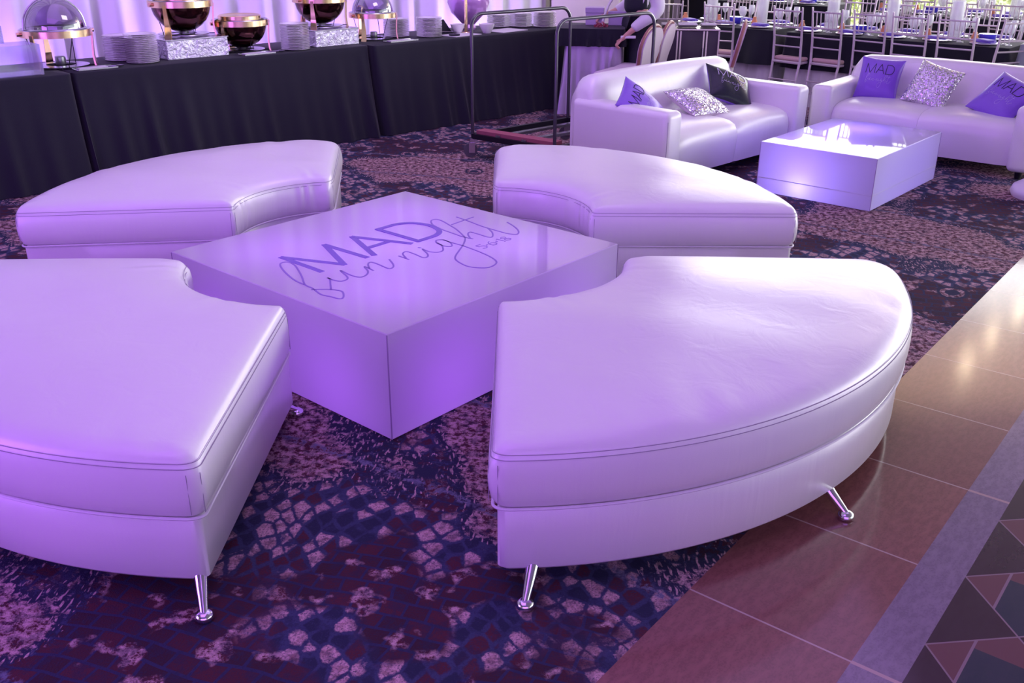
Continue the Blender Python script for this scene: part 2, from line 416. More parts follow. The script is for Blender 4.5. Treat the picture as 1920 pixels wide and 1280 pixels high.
# buffet frame
bu = Vector((.731, .682, 0)); bn = Vector((.682, -.731, 0)); BA = math.atan2(.682, .731)
def Bf(s, n, z=0): return bu * s + bn * n + Vector((0, 0, z))
# drape wall behind the buffet
bm = BM(); N = 900; s0, s1 = -4.5, 8.35; rows = []
for i in range(N + 1):
    s = s0 + (s1 - s0) * i / N
    row = []
    for z, am in ((0.0, 1.0), (.8, .95), (2.0, .8), (4.6, .7)):
        off = am * (.045 * math.sin(s * 21 + 1.1 * math.sin(s * 2.3)) + .03 * math.sin(s * 9.3 + 2) + .012 * math.sin(s * 53 + z * 2))
        row.append(bm.verts.new(Bf(s, -8.35 + off, z)))
    rows.append(row)
for A, B in zip(rows, rows[1:]):
    for k in range(3): bm.faces.new((A[k], B[k], B[k + 1], A[k + 1]))
struct('wall_left', bm, M['drape'], smooth=True, sharp=None)
CH = 4.6
bm = BM(); box(bm, -9, 13, -5, 17, CH, CH + .15); struct('ceiling', bm, M['ceil'])
bm = BM(); box(bm, -9.2, 13, -5.2, -5, 0, CH); struct('wall_front', bm, M['wall'])
bm = BM(); box(bm, -9.2, -9, -5, 17, 0, CH); struct('wall_side', bm, M['wall'])
bm = BM(); box(bm, -9, 3.0, 16.0, 16.2, 0, CH); struct('wall_back', bm, M['wall'])
# cream column and dark posts at the back
p = Bf(7.75, -8.0); bm = BM(); box(bm, .44, 1.22, 11.6, 12.3, 0, CH, r=.02); struct('wall_column', bm, M['wall'])
bm = BM(); box(bm, 1.62, 1.92, 12.6, 12.9, 0, CH); struct('trim_1', bm, M['frame'])
bm = BM(); box(bm, 1.99, 2.07, 12.6, 12.9, 0, CH); struct('trim_2', bm, M['frame'])
# window wall at the back: sill, mullions, glass
bm = BM(); box(bm, 3.0, 13, 16.0, 16.18, 0, .17); struct('wall_sill', bm, pmat('purple_grey_sill', (.20, .10, .2), .6))
bm = BM(); box(bm, 3.0, 13, 15.94, 16.22, .17, .23); struct('trim_3', bm, M['wall'])
bm = BM()
for x in (3.0, 5.25, 7.5, 9.8, 12.2): box(bm, x - .07, x + .07, 15.98, 16.16, .23, CH)
struct('window_frame_back', bm, M['frame']).name = 'window_1'
bm = BM(); box(bm, 3.0, 13, 16.05, 16.07, .23, CH); struct('window_2', bm, M['glass'])
# right window wall
bm = BM()
for y in range(-5, 18, 2): box(bm, 12.95, 13.1, y - .07, y + .07, .3, CH)
struct('window_3', bm, M['frame'])
bm = BM(); box(bm, 13.0, 13.02, -5, 17, .3, CH); struct('window_4', bm, M['glass'])
bm = BM(); box(bm, 12.9, 13.1, -5, 17, 0, .3); struct('wall_right', bm, M['wall'])
# outdoors
bm = BM(); box(bm, -10, 60, 16.3, 60, -.35, -.3); o = struct('ground', bm, M['lawn'])
def hedge(name, x0, x1, y0, y1, h, label):
    bm = BM()
    for i in range(5200):
        x = random.uniform(x0, x1); y = random.uniform(y0, y1); z = -.3 + random.random() ** .7 * (h + .25 * math.sin(x * 2.1) + .15 * math.sin(x * 5))
        s = random.uniform(.05, .12); a = Vector((random.uniform(-1, 1), random.uniform(-1, 1), random.uniform(-1, 1))).normalized(); b = a.orthogonal().normalized()
        q = Vector((x, y, z)); bm.faces.new([bm.verts.new(q + a * s), bm.verts.new(q + b * s * .5), bm.verts.new(q - a * s), bm.verts.new(q - b * s * .5)])
    o = build(name, bm, M['leaf']); tag(o, label, 'hedge', kind='stuff'); return o
hedge('hedge', 4, 17, 19, 21.5, 1.5, 'sunlit yellow green hedge outside beyond the window wall')

# ------------------------------------------------------------------ curved ottomans
def ring_pts(ri, ro, a0, a1, d, rc=.06, uv=False, soft_end=0):
    """closed outline of an annular sector inset by d (metres), corner radius rc"""
    rm = (ri + ro) / 2; hx = (a1 - a0) / 2 * rm - d; hy = (ro - ri) / 2 - d; pts = []
    def rad(qx, qy):
        big = {0: rc, 1: max(rc, .12 if qy > 0 else .085)}[1 if soft_end and qx == soft_end else 0]
        return min(max(min(big, hx, hy) - d * .3, .004), hx * .98, hy * .98)
    for qx, qy, t0 in ((1, 1, 0), (-1, 1, PI / 2), (-1, -1, PI), (1, -1, 1.5 * PI)):
        r = rad(qx, qy)
        for k in range(7):
            t = t0 + PI / 2 * k / 6
            pts.append((qx * (hx - r) + r * math.cos(t), qy * (hy - r) + r * math.sin(t)))
        # straight run to the next corner
        nx = {(1, 1): (-1, 1), (-1, 1): (-1, -1), (-1, -1): (1, -1), (1, -1): (1, 1)}[(qx, qy)]
        t = t0 + PI / 2
        a = Vector(pts[-1]); r = rad(*nx); b = Vector((nx[0] * (hx - r) + r * math.cos(t), nx[1] * (hy - r) + r * math.sin(t)))
        m = 64 if qx != nx[0] else 16
        for k in range(1, m): pts.append(tuple(a.lerp(b, k / m)))
    am = (a0 + a1) / 2; out = []; UV = []
    for x, y in pts:
        rr = rm + y; aa = am + (x / (hx + d)) * ((a1 - a0) / 2)
        out.append((rr * math.cos(aa), rr * math.sin(aa))); UV.append((x / (hx + d), y / (hy + d)))
    return (out, UV) if uv else out
def sector(bm, ri, ro, a0, a1, prof, rc=.06, soft=0, seed=0, se=0):
    """stack of inset outlines; soft > 0 puffs the top and pulls leather wrinkles in from the arcs"""
    rings = []
    def sm(q): return .5 + .5 * math.sin(q)
    for d, z in prof:
        pts, UV = ring_pts(ri, ro, a0, a1, d, rc, True, se); ring = []
        for (x, y), (u, v) in zip(pts, UV):
            zz = z; k = 0
            if soft:
                mask = sm(u * 5.1 + seed) * sm(u * 11.3 + 2.1 * seed + 1)
                if z is None or d > .02:
                    fu = 1 - abs(u) ** 3.2; fv = 1 - abs(v) ** 3.2
                    zz = prof_top(prof, d) + soft * fu * fv
                    near_o = math.exp(-max(0, 1 - v) / .22); near_i = math.exp(-max(0, 1 + v) / .20)
                    zz += .0085 * near_o * min(1, d / .05) * mask * math.sin(u * 34 + 3 * math.sin(u * 9 + seed) + v * 6)
                    zz += .0062 * near_i * min(1, d / .05) * mask * math.sin(u * 24 + 2 * math.sin(u * 7 + seed) - v * 5)
                    zz += .004 * math.sin(x * 8 + y * 4 + seed) * math.sin(y * 7 - x * 3) * fu * fv
                elif v < -.95 and prof[0][1] + .02 < z < prof[0][1] + .16:
                    k = .007 * sm(u * 3 + seed) * math.sin(u * 30 + 2 * math.sin(u * 11))
            r_ = math.hypot(x, y); ring.append(bm.verts.new((x * (1 + k / r_), y * (1 + k / r_), zz)))
        rings.append(ring)
    n = len(rings[0])
    for A, B in zip(rings, rings[1:]):
        for i in range(n): bm.faces.new((A[i], A[(i + 1) % n], B[(i + 1) % n], B[i]))
    bm.faces.new(rings[0][::-1])
    # close the top: bridge the last loop across the centre line
    L = rings[-1]; bmesh.ops.triangle_fill(bm, edges=[bm.edges.get((L[i], L[(i + 1) % n])) for i in range(n)], use_beauty=True)
def prof_top(prof, d):
    zt = max(z for q, z in prof if z is not None)
    return zt if d > .06 else zt - .010 * (1 - (d - .02) / .04) ** 2
def ottoman(apex, a0, a1, ri, ro, label, group, zt=.463, se=1):
    # apex = common centre of the arcs; the empty sits under the middle of the seat
    am = (a0 + a1) / 2; rm = (ri + ro) / 2
    base = Vector((apex[0] + rm * math.cos(am), apex[1] + rm * math.sin(am), 0))
    t = empty('curved_ottoman', base, 0, label, 'ottoman', group)
    off = Vector((apex[0], apex[1], 0)) - base
    def put(o): o.location = off; return o
    hw = (ro - ri) / 2
    zm = .275
    bm = BM(); sector(bm, ri + .01, ro - .01, a0 + .008, a1 - .008, [(.03, .072), (.008, .074), (0, .084), (0, .2), (0, zm - .012), (.012, zm)], rc=.02, se=se)
    put(build('base', bm, M['vinyl'], t, True, 50))
    prof = [(.02, zm - .002), (.004, zm + .008), (-.004, zm + .03), (-.008, zm + .06), (-.009, zm + .09), (-.008, zt - .07), (-.003, zt - .038), (.003, zt - .022), (.010, zt - .010), (.019, zt - .001), (.03, zt + .006)]
    prof += [(q, None) for q in (.045, .065, .09, .12, .155, .195, .24, .29, .35, .42)] + [(hw - .05, None)]
    bm = BM(); sector(bm, ri, ro, a0, a1, prof, rc=.032, soft=.036, se=se, seed=apex[0] * 7 + apex[1])
    put(build('seat_cushion', bm, M['vinyl'], t, True, 60))
    bm = BM()
    tube(bm, [(x, y, zm + .002) for x, y in ring_pts(ri, ro, a0, a1, .0, .03, False, se)], .0045, 6, closed=True)
    put(build('piping', bm, M['piping'], t, True))
    bm = BM()
    for dd, zz in ((-.003, zt - .036), (.0005, zt - .022)):
        tube(bm, [(x, y, zz) for x, y in ring_pts(ri, ro, a0, a1, dd - .0008, .032, False, se)], .0011, 5, closed=True)
    full = ring_pts(ri, ro, a0, a1, -.008, .032, False, se)
    for ci in (3, 7 + 63 + 3, 7 + 63 + 7 + 15 + 3, 7 + 63 + 7 + 15 + 7 + 63 + 3):
        for k in (-1, 2):
            x, y = full[(ci + k) % len(full)]
            tube(bm, [(x, y, zm + .02), (x, y, zt - .05)], .0011, 5)
    put(build('stitching', bm, M['stitch'], t, True))
    for (rr, aa) in ((ri + .05, a0 + .16), (ri + .05, a1 - .13), (ro - .045, a0 + .075), (ro - .06, am - .04), (ro - .045, a1 - .03)):
        c = Vector((rr * math.cos(aa), rr * math.sin(aa), 0)); mid = Vector((rm * math.cos(am), rm * math.sin(am), 0))
        outd = ((c - mid).normalized() * .8 + c.normalized() * (1 if rr > rm else -1)).normalized()
        top = c; bot = c + outd * .105
        bm = BM(); prof_ = [(top + Vector((0, 0, .10)), .021), (top.lerp(bot, .45) + Vector((0, 0, .06)), .017), (bot + Vector((0, 0, .018)), .011)]
        tube(bm, [q for q, _ in prof_], [r_ for _, r_ in prof_], 16)
        lg = put(build('leg', bm, M['chrome'], t, True)); 
        bm = BM(); lathe(bm, [(0, 0), (.017, 0), (.024, .004), (.026, .011), (.022, .020), (.012, .026), (0, .027)], 20, bot)
        ft = build('foot', bm, M['chrome'], lg, True)
    return t
GO = 'curved white ottomans around the glowing square table'
ottoman((-.05, 3.73), R(-90), R(0), .50, 1.57, 'large curved white vinyl ottoman at front right, one leg on the marble', GO)
ottoman((-.10, 4.43), R(0), R(90), .48, 1.46, 'curved white ottoman behind the square table, nearest the left sofa', GO)
ottoman((-.90, 4.57), R(97), R(187), .45, 1.46, 'curved white ottoman at back left, in front of the black skirted buffet', GO, se=-1)
ottoman((-.80, 3.68), R(180), R(270), .50, 1.57, 'curved white ottoman at front left, cut off by the photo edge', GO, se=-1)

# ------------------------------------------------------------------ lettering strokes (metres, in the square table's own frame)
T_MAD = [[(-0.417, 0.0), (-0.414, 0.265), (-0.300, 0.0), (-0.186, 0.265), (-0.179, 0.0)],
         [(-0.137, 0.0), (-0.030, 0.265), (0.076, 0.0)], [(-0.095, 0.092), (0.034, 0.092)]]
T_D = [(0.121, 0.0), (0.121, 0.265), (0.18, 0.265), (0.234, 0.262), (0.283, 0.235), (0.312, 0.19), (0.322, 0.133), (0.310, 0.075), (0.281, 0.028), (0.235, 0.004), (0.18, 0.0), (0.121, 0.0)]
T_SCR = [[(-0.558, -0.073), (-0.551, -0.003), (-0.521, 0.095), (-0.484, 0.179), (-0.457, 0.206), (-0.434, 0.194), (-0.44, 0.143), (-0.474, 0.07), (-0.51, 0.003), (-0.556, -0.075), (-0.563, -0.13), (-0.583, -0.206), (-0.574, -0.252), (-0.567, -0.295), (-0.548, -0.294), (-0.517, -0.256), (-0.51, -0.227), (-0.529, -0.187), (-0.559, -0.153), (-0.575, -0.14)],
 [(-0.524, -0.193), (-0.491, -0.149), (-0.454, -0.1), (-0.449, -0.079), (-0.45, -0.117), (-0.439, -0.149), (-0.409, -0.15), (-0.387, -0.123), (-0.358, -0.047), (-0.367, -0.118), (-0.359, -0.168), (-0.324, -0.167), (-0.29, -0.137), (-0.263, -0.084), (-0.27, -0.146)],
 [(-0.264, -0.118), (-0.234, -0.074), (-0.207, -0.061), (-0.206, -0.106), (-0.214, -0.174), (-0.192, -0.178), (-0.166, -0.151), (-0.134, -0.093)],
 [(-0.076, -0.089), (-0.08, -0.152)],
 [(-0.074, -0.129), (-0.045, -0.079), (-0.014, -0.068), (-0.014, -0.115), (-0.023, -0.179), (-0.004, -0.186), (0.024, -0.157), (0.056, -0.093), (0.05, -0.14), (0.066, -0.174), (0.096, -0.176), (0.126, -0.148), (0.151, -0.112), (0.16, -0.074), (0.184, -0.051), (0.207, -0.069), (0.2, -0.118), (0.175, -0.155), (0.156, -0.157), (0.147, -0.124), (0.155, -0.084)],
 [(0.059, -0.066), (0.062, -0.076)],
 [(0.207, -0.069), (0.204, -0.123), (0.204, -0.196), (0.192, -0.292), (0.175, -0.372), (0.15, -0.433), (0.118, -0.462), (0.068, -0.47), (0.039, -0.447), (0.02, -0.402), (0.029, -0.347), (0.05, -0.298), (0.082, -0.267), (0.142, -0.229), (0.206, -0.19), (0.267, -0.145), (0.295, -0.118), (0.323, -0.073), (0.363, 0.004), (0.392, 0.08), (0.415, 0.147), (0.414, 0.186), (0.382, 0.184), (0.343, 0.135), (0.318, 0.055), (0.308, -0.022), (0.299, -0.097), (0.305, -0.155)],
 [(0.307, -0.139), (0.341, -0.093), (0.373, -0.077), (0.374, -0.122), (0.371, -0.194), (0.394, -0.195), (0.438, -0.151), (0.466, -0.102)],
 [(0.507, 0.138), (0.497, 0.064), (0.476, -0.051), (0.469, -0.15), (0.469, -0.219), (0.487, -0.257), (0.528, -0.233), (0.569, -0.173), (0.602, -0.1)],
 [(0.402, 0.068), (0.559, 0.08)]]
def dense(L, step=.02):
    out = []
    for a, b in zip(L, L[1:]):
        a = Vector(a); b = Vector(b); k = max(1, int((b - a).length / step))
        for i in range(k): out.append(tuple(a.lerp(b, i / k)))
    out.append(tuple(L[-1])); return out
def mad_strokes(bm, w, f3, th, sc=1, cx=0, cy=0, step=.02):
    F = lambda x, y, d: f3((x - cx) * sc, (y - cy) * sc, d)
    for a in T_MAD:
        for p, q in zip(a, a[1:]): ribbon(bm, dense([p, q], step), w, F, th); th += .00018
    ribbon(bm, dense(T_D[:2], step), w, F, th); th += .00018
    ribbon(bm, spline(T_D[1:11] + [T_D[11]], 3), w, F, th)
def script_strokes(bm, w, f3, th, sc=1, cx=0, cy=0, k=6):
    F = lambda x, y, d: f3((x - cx) * sc, (y - cy) * sc, d)
    for L in T_SCR: ribbon(bm, spline(L, k), w, F, th)

# ------------------------------------------------------------------ glowing tables
def led_table(loc, yaw, a, b, h, label, seam=0):
    t = empty('glowing_table', loc, yaw, label, 'table')
    bm = BM(); box(bm, -a / 2, a / 2, -b / 2, b / 2, .004, h, r=.003, seg=1)
    for f in bm.faces: f.material_index = 1 if f.normal.z > .8 else 0
    bm.faces.ensure_lookup_table()
    o = build('acrylic_shell', bm, [M['led_side'], M['led_top']], t)
    for f in o.data.polygons: f.material_index = 1 if f.normal.z > .8 else 0
    for sx, sy in ((-1, -1), (1, -1), (1, 1), (-1, 1)):
        bm = BM(); box(bm, sx * (a / 2) - .0018, sx * (a / 2) + .0018, sy * (b / 2) - .0018, sy * (b / 2) + .0018, .006, h - .004)
        build('corner_seam', bm, M['seam'], t)
    if seam:
        bm = BM(); e = .0012
        box(bm, -a / 2 - e, a / 2 + e, -b / 2 - e, -b / 2, seam, seam + .005); box(bm, -a / 2 - e, a / 2 + e, b / 2, b / 2 + e, seam, seam + .005)
        box(bm, -a / 2 - e, -a / 2, -b / 2, b / 2, seam, seam + .005); box(bm, a / 2, a / 2 + e, -b / 2, b / 2, seam, seam + .005)
        build('lower_seam', bm, M['piping'], t)
    return t
T1 = led_table((-.494, 3.975, 0), .855, 1.357, 1.357, .415, 'large square white acrylic table glowing purple with lettering on its top')
fz = lambda x, y, d: Vector((x, y, .4152 + d))
bm = BM(); mad_strokes(bm, .026, fz, .0006, step=.5); build('bold_lettering', bm, M['purple_vinyl_print'], T1)
bm = BM(); script_strokes(bm, .0075, fz, .0009); build('script_lettering', bm, M['lilac_vinyl_print'], T1)
def digits(bm, txt, x0, y0, h, w, f3):
    G5 = [(1, 1), (.15, 1), (.08, .58), (.45, .66), (.85, .55), (1, .32), (.85, .08), (.45, 0), (.02, .1)]
    G6 = [(.85, .98), (.45, .85), (.12, .55), (.03, .3), (.15, .07), (.5, 0), (.85, .08), (.97, .3), (.85, .53), (.5, .6), (.15, .5)]
    G8 = [(.5, .53), (.15, .66), (.12, .86), (.5, 1), (.88, .86), (.85, .66), (.5, .53), (.08, .38), (.05, .14), (.5, 0), (.95, .14), (.92, .38), (.5, .53)]
    x = x0
    for c in txt:
        k = h * .62
        L = {'5': G5, '6': G6, '8': G8, '1': [(.1, .8), (.5, 1), (.5, 0)]}.get(c)
        if c == '.': ribbon(bm, [(x + k * .1, y0 + h * .48), (x + k * .3, y0 + h * .48)], w * 1.5, f3, .0009); x += k * .62; continue
        pts = [(x + a * k, y0 + b * h) for a, b in L]
        if c in '68': pts = [tuple(q) for q in spline(pts, 4)]
        ribbon(bm, pts, w, f3, .0009); x += k * (1.28 if c != '1' else 1.0)
bm = BM(); digits(bm, '5.6.18', .235, -.288, .052, .0042, fz); build('date_lettering', bm, M['lilac_vinyl_print'], T1)
T2 = led_table((2.378, 6.735, 0), .855, 1.16, .808, .345, 'low rectangular white table glowing violet between the two sofas', seam=.10)

def lamp(kind, name, loc, energy, color, size=None, rot=None, sy=None, spot=None, blend=.5, radius=None, spread=None):
    l = bpy.data.lights.new(name, kind); l.energy = energy; l.color = color
    if kind == 'AREA':
        l.size = size
        if sy: l.shape = 'RECTANGLE'; l.size_y = sy
        if spread: l.spread = spread
    if kind == 'SPOT': l.spot_size = spot; l.spot_blend = blend
    if radius is not None and kind in ('POINT', 'SPOT'): l.shadow_soft_size = radius
    o = bpy.data.objects.new(name, l); link(o); o.location = loc
    if rot: o.rotation_euler = rot
    return o
def in_table(t, x, y, z, e, col, rad=.05):
    c, s = math.cos(t.rotation_euler.z), math.sin(t.rotation_euler.z)
    lamp('POINT', 'table_lamp', (t.location.x + c * x - s * y, t.location.y + s * x + c * y, z), e, col, radius=rad)
for sx in (-.38, .38):
    for sy in (-.38, .38): in_table(T1, sx, sy, .10, 4.2, (.40, .10, 1), .12)
in_table(T1, 0, 0, .15, 3, (.45, .2, 1), .12)
for sx in (-.3, .3): in_table(T2, sx, .1, .14, 9.0, (.30, .17, 1), .1)
in_table(T2, -.49, .10, .075, .8, (.50, .52, 1), .03)

# ------------------------------------------------------------------ sofas
def bulged(bm, x0, x1, y0, y1, z0, z1, r, seg=6, nx=10, crown=0, M_=None):
    """box with rounded edges and softly crowned top"""
    vs = box(bm, x0, x1, y0, y1, z0, z1, r=r, seg=seg)
    return vs
def sofa(loc, yaw, L, D, ah, sh, bh, label, bheight_round=.09):
    t = empty('sofa', loc, yaw, label, 'sofa', 'white vinyl sofas facing the low glowing table')
    aw = .18; h = L / 2; zb = .055
    for sx in (-1, 1):
        bm = BM(); x0 = sx * h; x1 = sx * (h - aw)
        box(bm, min(x0, x1), max(x0, x1), .0, D - .03, zb, ah, r=.045, seg=5)
        build('armrest', bm, M['vinyl'], t, True, 50)
        bm = BM(); tube(bm, [(sx * (h - .012), .004, zb + .04), (sx * (h - .012), .004, ah - .06)], .002, 5)
        build('arm_seam', bm, M['stitch'], t, True)
    bm = BM()
    # backrest: raked slab with a generous roll on top, rounded ends
    prof = [(D - .26, .30), (D - .235, sh + .05), (D - .20, bh - .12), (D - .185, bh - .05), (D - .15, bh - .012), (D - .10, bh), (D - .05, bh - .012), (D - .012, bh - .05), (D, bh - .11), (D, .30), (D, zb)]
    N = 28; rows = []
    for i in range(N + 1):
        s = -1 + 2 * i / N; x = s * (h - .035)
        e = max(0, (abs(s) - .86) / .14); dz = -.10 * (1 - math.sqrt(max(0, 1 - e * e))) ; cr = .018 * (1 - s * s)
        rows.append([bm.verts.new((x, y - (cr if y < D - .1 else 0), z + (dz if z > sh + .1 else 0) * (1 if z > sh + .1 else 0) + cr * (z > bh - .15))) for y, z in prof] + [bm.verts.new((x, D - .26, zb))])
    m = len(rows[0])
    for A, B in zip(rows, rows[1:]):
        for k in range(m): bm.faces.new((A[k], A[(k + 1) % m], B[(k + 1) % m], B[k]))
    bm.faces.new(rows[0]); bm.faces.new(rows[-1][::-1])
    build('backrest', bm, M['vinyl'], t, True, 45)
    # seat: one long roll-front bench, two halves
    for sx in (-1, 1):
        bm = BM()
        prof = [(.055, zb + .03), (.045, zb + .10), (.035, sh - .13), (.042, sh - .075), (.065, sh - .035), (.11, sh - .012), (.18, sh), (.34, sh + .006), (D - .24, sh - .01), (D - .24, zb + .03)]
        N = 14; rows = []; xa, xb = (0.0008, h - aw + .004)
        for i in range(N + 1):
            q = i / N; x = xa + (xb - xa) * q
            e0 = max(0, 1 - q / .07) ** 2; e1 = max(0, (q - .86) / .14) ** 2; cr = .012 * math.sin(PI * q)
            rows.append([bm.verts.new((sx * x, y + (.006 * e0 + .02 * e1 if y < .2 else 0), z + (cr - .008 * e0 - .018 * e1 if z > sh - .1 else 0))) for y, z in prof])
        m = len(prof)
        for A, B in zip(rows, rows[1:]):
            for k in range(m): bm.faces.new((A[k], A[(k + 1) % m], B[(k + 1) % m], B[k]))
        bm.faces.new(rows[0]); bm.faces.new(rows[-1][::-1])
        build('seat', bm, M['vinyl'], t, True, 45)
    for sx in (-1, 1):
        for y in (.09, D - .12):
            bm = BM(); lathe(bm, [(0, 0), (.022, 0), (.028, .058), (0, .058)], 12, (sx * (h - .1), y, 0)); build('foot', bm, M['black_metal'], t, True)
    return t
S1 = sofa((1.675, 7.045, 0), R(44.2), 1.82, .90, .555, .40, .71, 'white sofa on the left with silver, black and purple cushions')
S2 = sofa((3.05, 7.36, 0), R(-40.0), 1.72, .92, .525, .40, .69, 'white sofa on the right, facing the camera behind the low glowing table')

# cushions
def pillow(name, parent_frame, loc, rot, size, front, back, label, cat='cushion', group=None, letters=None, th=.13):
    c, s = math.cos(parent_frame[1]), math.sin(parent_frame[1]); o = parent_frame[0]
    w = Vector((o[0] + c * loc[0] - s * loc[1], o[1] + s * loc[0] + c * loc[1], loc[2]))
    t = empty(name, w, 0, label, cat, group)
    t.rotation_mode = 'XYZ'
    base = Matrix.Rotation(parent_frame[1], 3, 'Z')
    # pillow plane: local x right, local y up, local z = outward normal
    m = base @ Matrix.Rotation(rot[2], 3, 'Z') @ Matrix.Rotation(rot[0], 3, 'X') @ Matrix.Rotation(rot[1], 3, 'Z')
    t.rotation_euler = m.to_euler()
    hs = size / 2
    def surf(x, y):
        u = max(-1, min(1, x / hs)); v = max(-1, min(1, y / hs))
        zz = th / 2 * ((1 - abs(u) ** 2.6) ** .55) * ((1 - abs(v) ** 2.6) ** .55)
        return zz
    def pos(u, v):
        k = 1 - .07 * (1 - v * v) * abs(u) ** 3; k2 = 1 - .07 * (1 - u * u) * abs(v) ** 3
        return u * hs * k, v * hs * k2
    N = 22
    for nm, sg, mt in (('front_panel', 1, front), ('back_panel', -1, back)):
        bm = BM(); g = []
        for i in range(N + 1):
            row = []
            for j in range(N + 1):
                u = math.sin((-1 + 2 * i / N) * PI / 2); v = math.sin((-1 + 2 * j / N) * PI / 2)
                x, y = pos(u, v)
                zz = surf(u * hs, v * hs) + .003 * math.sin(7 * u + 4 * v) * (1 - u * u) * (1 - v * v)
                row.append(bm.verts.new((x, y, sg * (zz + .0005))))
            g.append(row)
        for i in range(N):
            for j in range(N): bm.faces.new((g[i][j], g[i + 1][j], g[i + 1][j + 1], g[i][j + 1]))
        build(nm, bm, M[mt], t, True, None)
    if letters:
        f3 = lambda x, y, d: Vector((x * .97, y * .97, surf(x, y) + .003 * math.sin(7 * x / hs + 4 * y / hs) * (1 - (x / hs) ** 2) * (1 - (y / hs) ** 2) + .0012 + d))
        sc = size * .88; 
        bm = BM(); mad_strokes(bm, .014 / 1, f3, .001, sc=sc, cx=-.047, cy=-.10, step=.03) ; build('bold_lettering', bm, M[letters[0]], t)
        sc2 = size * .50
        bm = BM(); script_strokes(bm, .008, f3, .001, sc=sc2, cx=0, cy=.02, k=2); build('script_lettering', bm, M[letters[1]], t)
    return t
F1 = ((S1.location.x, S1.location.y), R(44.2)); F2 = ((S2.location.x, S2.location.y), R(-40))
GC = 'square cushions on the two white sofas'
pillow('cushion', F1, (-.66, .44, .52), (R(48), R(34), R(4)), .36, 'purple_satin', 'black_satin', 'purple satin cushion with black lettering leaning in the near corner of left sofa', group=GC, letters=('print_black', 'print_silver'))
pillow('cushion', F1, (.0, .42, .475), (R(20), R(-6), R(-4)), .38, 'sequin', 'lilac_fabric', 'silver sequin cushion lying in the middle of the left sofa', group=GC)
pillow('cushion', F1, (.50, .48, .525), (R(38), R(-34), R(-6)), .39, 'black_satin', 'purple_satin', 'black satin cushion with silver lettering at the far end of left sofa', group=GC, letters=('print_silver', 'print_silver'))
pillow('cushion', F2, (-.50, .50, .545), (R(68), R(-3), R(10)), .34, 'purple_satin', 'purple_satin', 'upright purple cushion with black lettering at the left end of right sofa', group=GC, letters=('print_black', 'print_silver'))
pillow('cushion', F2, (-.06, .45, .535), (R(60), R(-14), R(0)), .36, 'sequin', 'lilac_fabric', 'silver sequin cushion in the middle of the right sofa', group=GC)
pillow('cushion', F2, (.50, .36, .51), (R(46), R(-22), R(-8)), .38, 'purple_satin', 'black_satin', 'tilted purple cushion with black lettering at the right end of right sofa', group=GC, letters=('print_black', 'print_silver'))

# white moulded stool at the right edge
t = empty('stool', (3.62, 6.42, 0), 0, 'white moulded pedestal stool cut off at the right photo edge', 'stool')
bm = BM(); lathe(bm, [(0, 0), (.20, 0), (.215, .03), (.20, .07), (.13, .115), (.085, .17), (.07, .25), (.085, .33), (0, .33)], 32); build('pedestal', bm, M['vinyl'], t, True, 60)
bm = BM(); lathe(bm, [(0, .33), (.16, .335), (.19, .36), (.19, .40), (.16, .425), (0, .43)], 32); build('seat', bm, M['vinyl'], t, True, 60)

